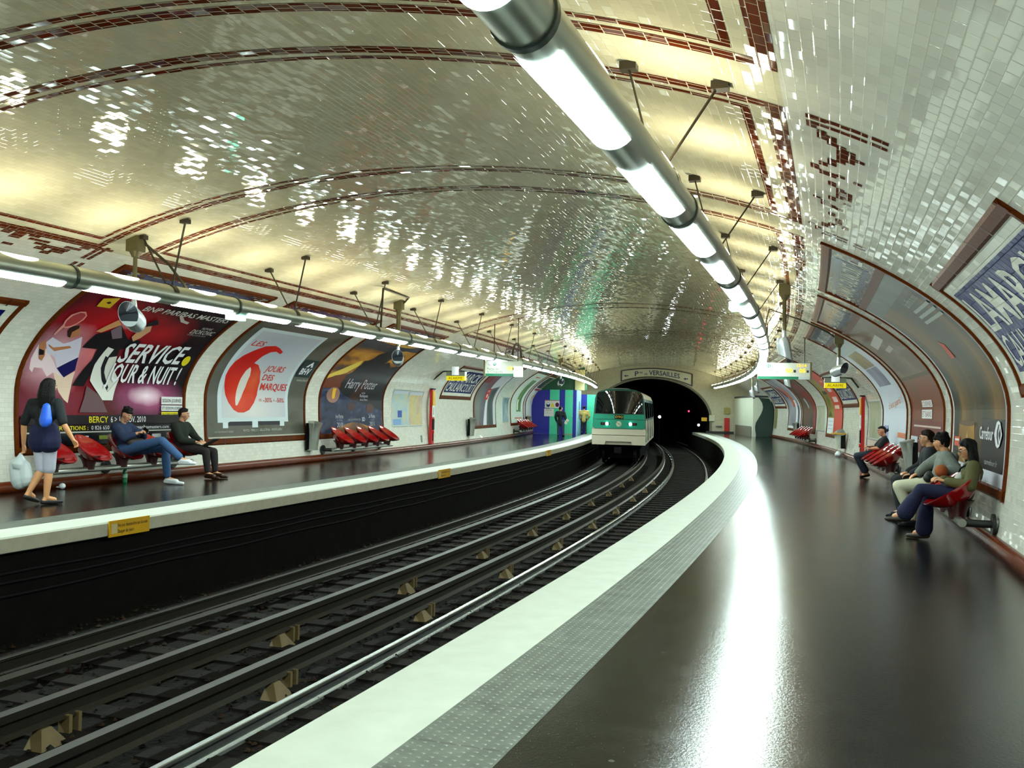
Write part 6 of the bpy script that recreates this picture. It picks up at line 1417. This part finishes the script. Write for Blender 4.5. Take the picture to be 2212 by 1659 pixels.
# ---- the man in jeans on the left bench
p = Person('person in jeans and white shoes looking at a phone on the left bench', (-11.7, 14.3), dict(
    head=(-11.945, 14.28, 1.225), neck=(-12.02, 14.28, 1.09), chest=(-12.02, 14.28, .90), pelvis=(-11.93, 14.28, .60), shL=(-12.03, 14.47, 1.0), shR=(-12.03, 14.09, 1.0),
    elL=(-11.78, 14.54, .84), elR=(-11.80, 14.03, .82), haL=(-11.62, 14.36, .92), haR=(-11.63, 14.20, .91), tipL=(-11.53, 14.30, .96), tipR=(-11.53, 14.25, .95),
    knL=(-11.22, 14.42, .66), anL=(-11.27, 14.58, .105), toL=(-10.98, 14.60, .03), knR=(-11.12, 14.18, .79), anR=(-10.73, 14.22, .48), toR=(-10.50, 14.24, .42)), skin=(206, 150, 116), look=(1, -.25, -.45))
JE = mat('mid_blue_denim', (52, 84, 128), .85, var=.3, scale=20)
p.legs('jeans', JE, .014, .95, .01); p.torso('denim_shirt', mat('dark_denim_shirt', (26, 42, 74), .85, var=.3, scale=12), .026, .85, .05)
p.hair(HB, 'messy'); p.shoes(mat('white_canvas_shoe', (226, 232, 236), .6))
single('mobile_phone', MB().box(-.03, .03, -.006, .006, -.055, .055, frame(14.28, -11.53, .965) @ Matrix.Rotation(-.9, 4, 'Y')), M_BLACK, 'black phone in the hands of the man in jeans', 'phone', M=frame(14.28, -11.53, .965))
held('shoulder_bag', 'dark brown bag on the lap of the man in jeans', 'bag', [(at(14.15, -11.75, .74), .07, at(14.4, -11.72, .74), .075), (at(14.2, -11.6, .74), .045, at(14.38, -11.6, .74), .045)], mat('dark_brown_bag', (44, 34, 26), .7))

# ---- the man in the dark green sweater
p = Person('person in dark green sweater sitting at the far end of the left bench', (-11.8, 16.05), dict(
    head=(-11.985, 16.05, 1.235), neck=(-12.03, 16.05, 1.095), chest=(-12.04, 16.05, .91), pelvis=(-12.02, 16.05, .60), shL=(-12.05, 16.25, 1.0), shR=(-12.05, 15.85, 1.0),
    elL=(-11.86, 16.30, .76), elR=(-11.86, 15.80, .74), haL=(-11.62, 16.12, .71), haR=(-11.63, 15.98, .70), tipL=(-11.52, 16.08, .70), tipR=(-11.52, 16.02, .69),
    knL=(-11.40, 16.22, .52), anL=(-11.38, 16.26, .105), toL=(-11.15, 16.28, .03), knR=(-11.42, 15.98, .53), anR=(-11.38, 16.0, .105), toR=(-11.16, 16.0, .03)), skin=(206, 150, 116), look=(1, .25, -.12))
p.legs('trousers', mat('dark_brown_trousers', (30, 22, 24), .85, var=.25), .014, .95); p.torso('sweater', mat('dark_green_wool', (22, 30, 20), .9, var=.3, scale=16), .028, .9, .05)
p.hair(HBR, 'short'); p.shoes(mat('brown_leather_shoe', (48, 26, 14), .4))
single('folder', MB().box(-.16, .16, -.11, .11, -.008, .008, frame(16.1, -11.40, .70) @ Matrix.Rotation(-.5, 4, 'Y')), mat('dark_grey_folder', (62, 60, 54), .6), 'dark grey folder on the knees of the man in the green sweater', 'folder', M=frame(16.1, -11.40, .70))

# ---- the walking woman, seen from behind
p = Person('person with long black hair and pale shorts walking at the left picture edge', (-10.55, 10.85), dict(
    head=(-10.56, 10.85, 1.655), neck=(-10.58, 10.82, 1.50), chest=(-10.59, 10.82, 1.30), pelvis=(-10.58, 10.82, .93), shL=(-10.80, 10.80, 1.42), shR=(-10.38, 10.84, 1.43),
    elL=(-10.90, 10.76, 1.13), elR=(-10.25, 10.80, 1.15), haL=(-10.93, 10.80, .83), haR=(-10.16, 10.90, .92), tipL=(-10.93, 10.82, .73), tipR=(-10.13, 10.94, .84),
    knL=(-10.66, 10.88, .50), anL=(-10.74, 10.72, .17), toL=(-10.72, 10.86, .05), knR=(-10.56, 10.90, .49), anR=(-10.56, 10.86, .095), toR=(-10.48, 11.04, .03)), skin=(206, 146, 100), look=(.12, 1, -.05))
p.legs('shorts', mat('pale_lilac_shorts', (196, 196, 214), .8, var=.1), .006, .49); p.torso('dark_top', mat('dark_green_black_top', (10, 15, 19), .85, var=.3), .014, .46, -.1)
blob('navy_skirt', [(p.J['pelvis'] + Vector((0, 0, .10)) + p.lat * g, .145, p.J['pelvis'] - Vector((0, 0, .06)) + p.lat * g * 1.3, .155) for g in (-.06, .06)], mat('navy_jersey', (12, 14, 58), .85, var=.2), p.t, .012)
p.hair(HB, 'long', L=.30, vol=1.45); p.shoes(mat('black_sandal', (18, 14, 14), .5), True, 'sandal')
held('blue_bag', 'bright blue bag hanging at the back of the walking woman', 'bag', [(at(10.66, -10.42, 1.36), .07, at(10.63, -10.40, 1.19), .105, ((0, 1, 0), .6))], mat('bright_blue_nylon', (40, 96, 220), .45, var=.3, scale=5))
pb = [(at(10.80, -10.98, .70), .02, at(10.80, -10.98, .56), .11), (at(10.80, -11.05, .52), .12, at(10.80, -10.98, .34), .15, ((0, 1, 0), .6)), (at(10.80, -10.9, .5), .11, at(10.80, -10.88, .36), .13, ((0, 1, 0), .6))]
held('plastic_bag', 'white plastic carrier bag with a blue mark, hanging from the hand of the walking woman', 'bag', pb, mat('white_thin_plastic', (206, 216, 220), .35, var=.06))

# ---- the two standing by the hoarding
p = Person('person in black coat standing before the striped hoarding', (-10.3, 50.5), dict(
    head=(-10.32, 50.5, 1.47), neck=(-10.33, 50.5, 1.33), chest=(-10.33, 50.5, 1.13), pelvis=(-10.32, 50.5, .80), shL=(-10.52, 50.52, 1.25), shR=(-10.14, 50.48, 1.25),
    elL=(-10.58, 50.5, 1.0), elR=(-10.06, 50.44, 1.02), haL=(-10.54, 50.6, .80), haR=(-10.02, 50.40, .86), tipL=(-10.53, 50.62, .7), tipR=(-9.96, 50.36, .82),
    knL=(-10.42, 50.52, .44), anL=(-10.44, 50.5, .095), toL=(-10.40, 50.36, .03), knR=(-10.20, 50.5, .44), anR=(-10.18, 50.5, .095), toR=(-10.10, 50.38, .03)), skin=(196, 140, 110), look=(.75, .65, .1), k=.93)
p.legs('jeans', mat('slate_jeans', (46, 58, 84), .85, var=.2), .014, .95); p.torso('coat', mat('black_wool_coat', (12, 14, 22), .85, var=.25), .03, .97, .35); p.hair(HB, 'short'); p.shoes(M_BLACK)
single('folded_newspaper', MB().box(-.07, .07, -.015, .015, -.15, .12, frame(50.36, -9.98, .80) @ Matrix.Rotation(.5, 4, 'Y')), mat('newsprint', (206, 204, 190), .8, var=.15, scale=40), 'folded newspaper in the hand of the man in the black coat', 'newspaper', M=frame(50.36, -9.98, .80))
p = Person('person in tan jacket seen from behind, beside the hoarding and train', (-9.45, 57.3), dict(
    head=(-9.53, 57.3, 1.53), neck=(-9.54, 57.28, 1.38), chest=(-9.54, 57.28, 1.16), pelvis=(-9.54, 57.28, .85), shL=(-9.77, 57.3, 1.30), shR=(-9.31, 57.3, 1.30),
    elL=(-9.86, 57.26, 1.05), elR=(-9.22, 57.26, 1.05), haL=(-9.76, 57.36, .86), haR=(-9.30, 57.36, .88), tipL=(-9.72, 57.40, .8), tipR=(-9.34, 57.40, .8),
    knL=(-9.63, 57.32, .47), anL=(-9.64, 57.28, .095), toL=(-9.66, 57.44, .03), knR=(-9.45, 57.34, .47), anR=(-9.42, 57.3, .095), toR=(-9.38, 57.46, .03)), skin=(196, 140, 110), look=(.05, 1, -.1), k=.97)
p.legs('trousers', mat('charcoal_trousers', (26, 28, 34), .85, var=.2), .016, .95); p.torso('jacket', mat('tan_jacket', (168, 146, 82), .8, var=.15), .035, .97, .1, 1.2); p.hair(HB, 'short'); p.shoes(M_BLACK)
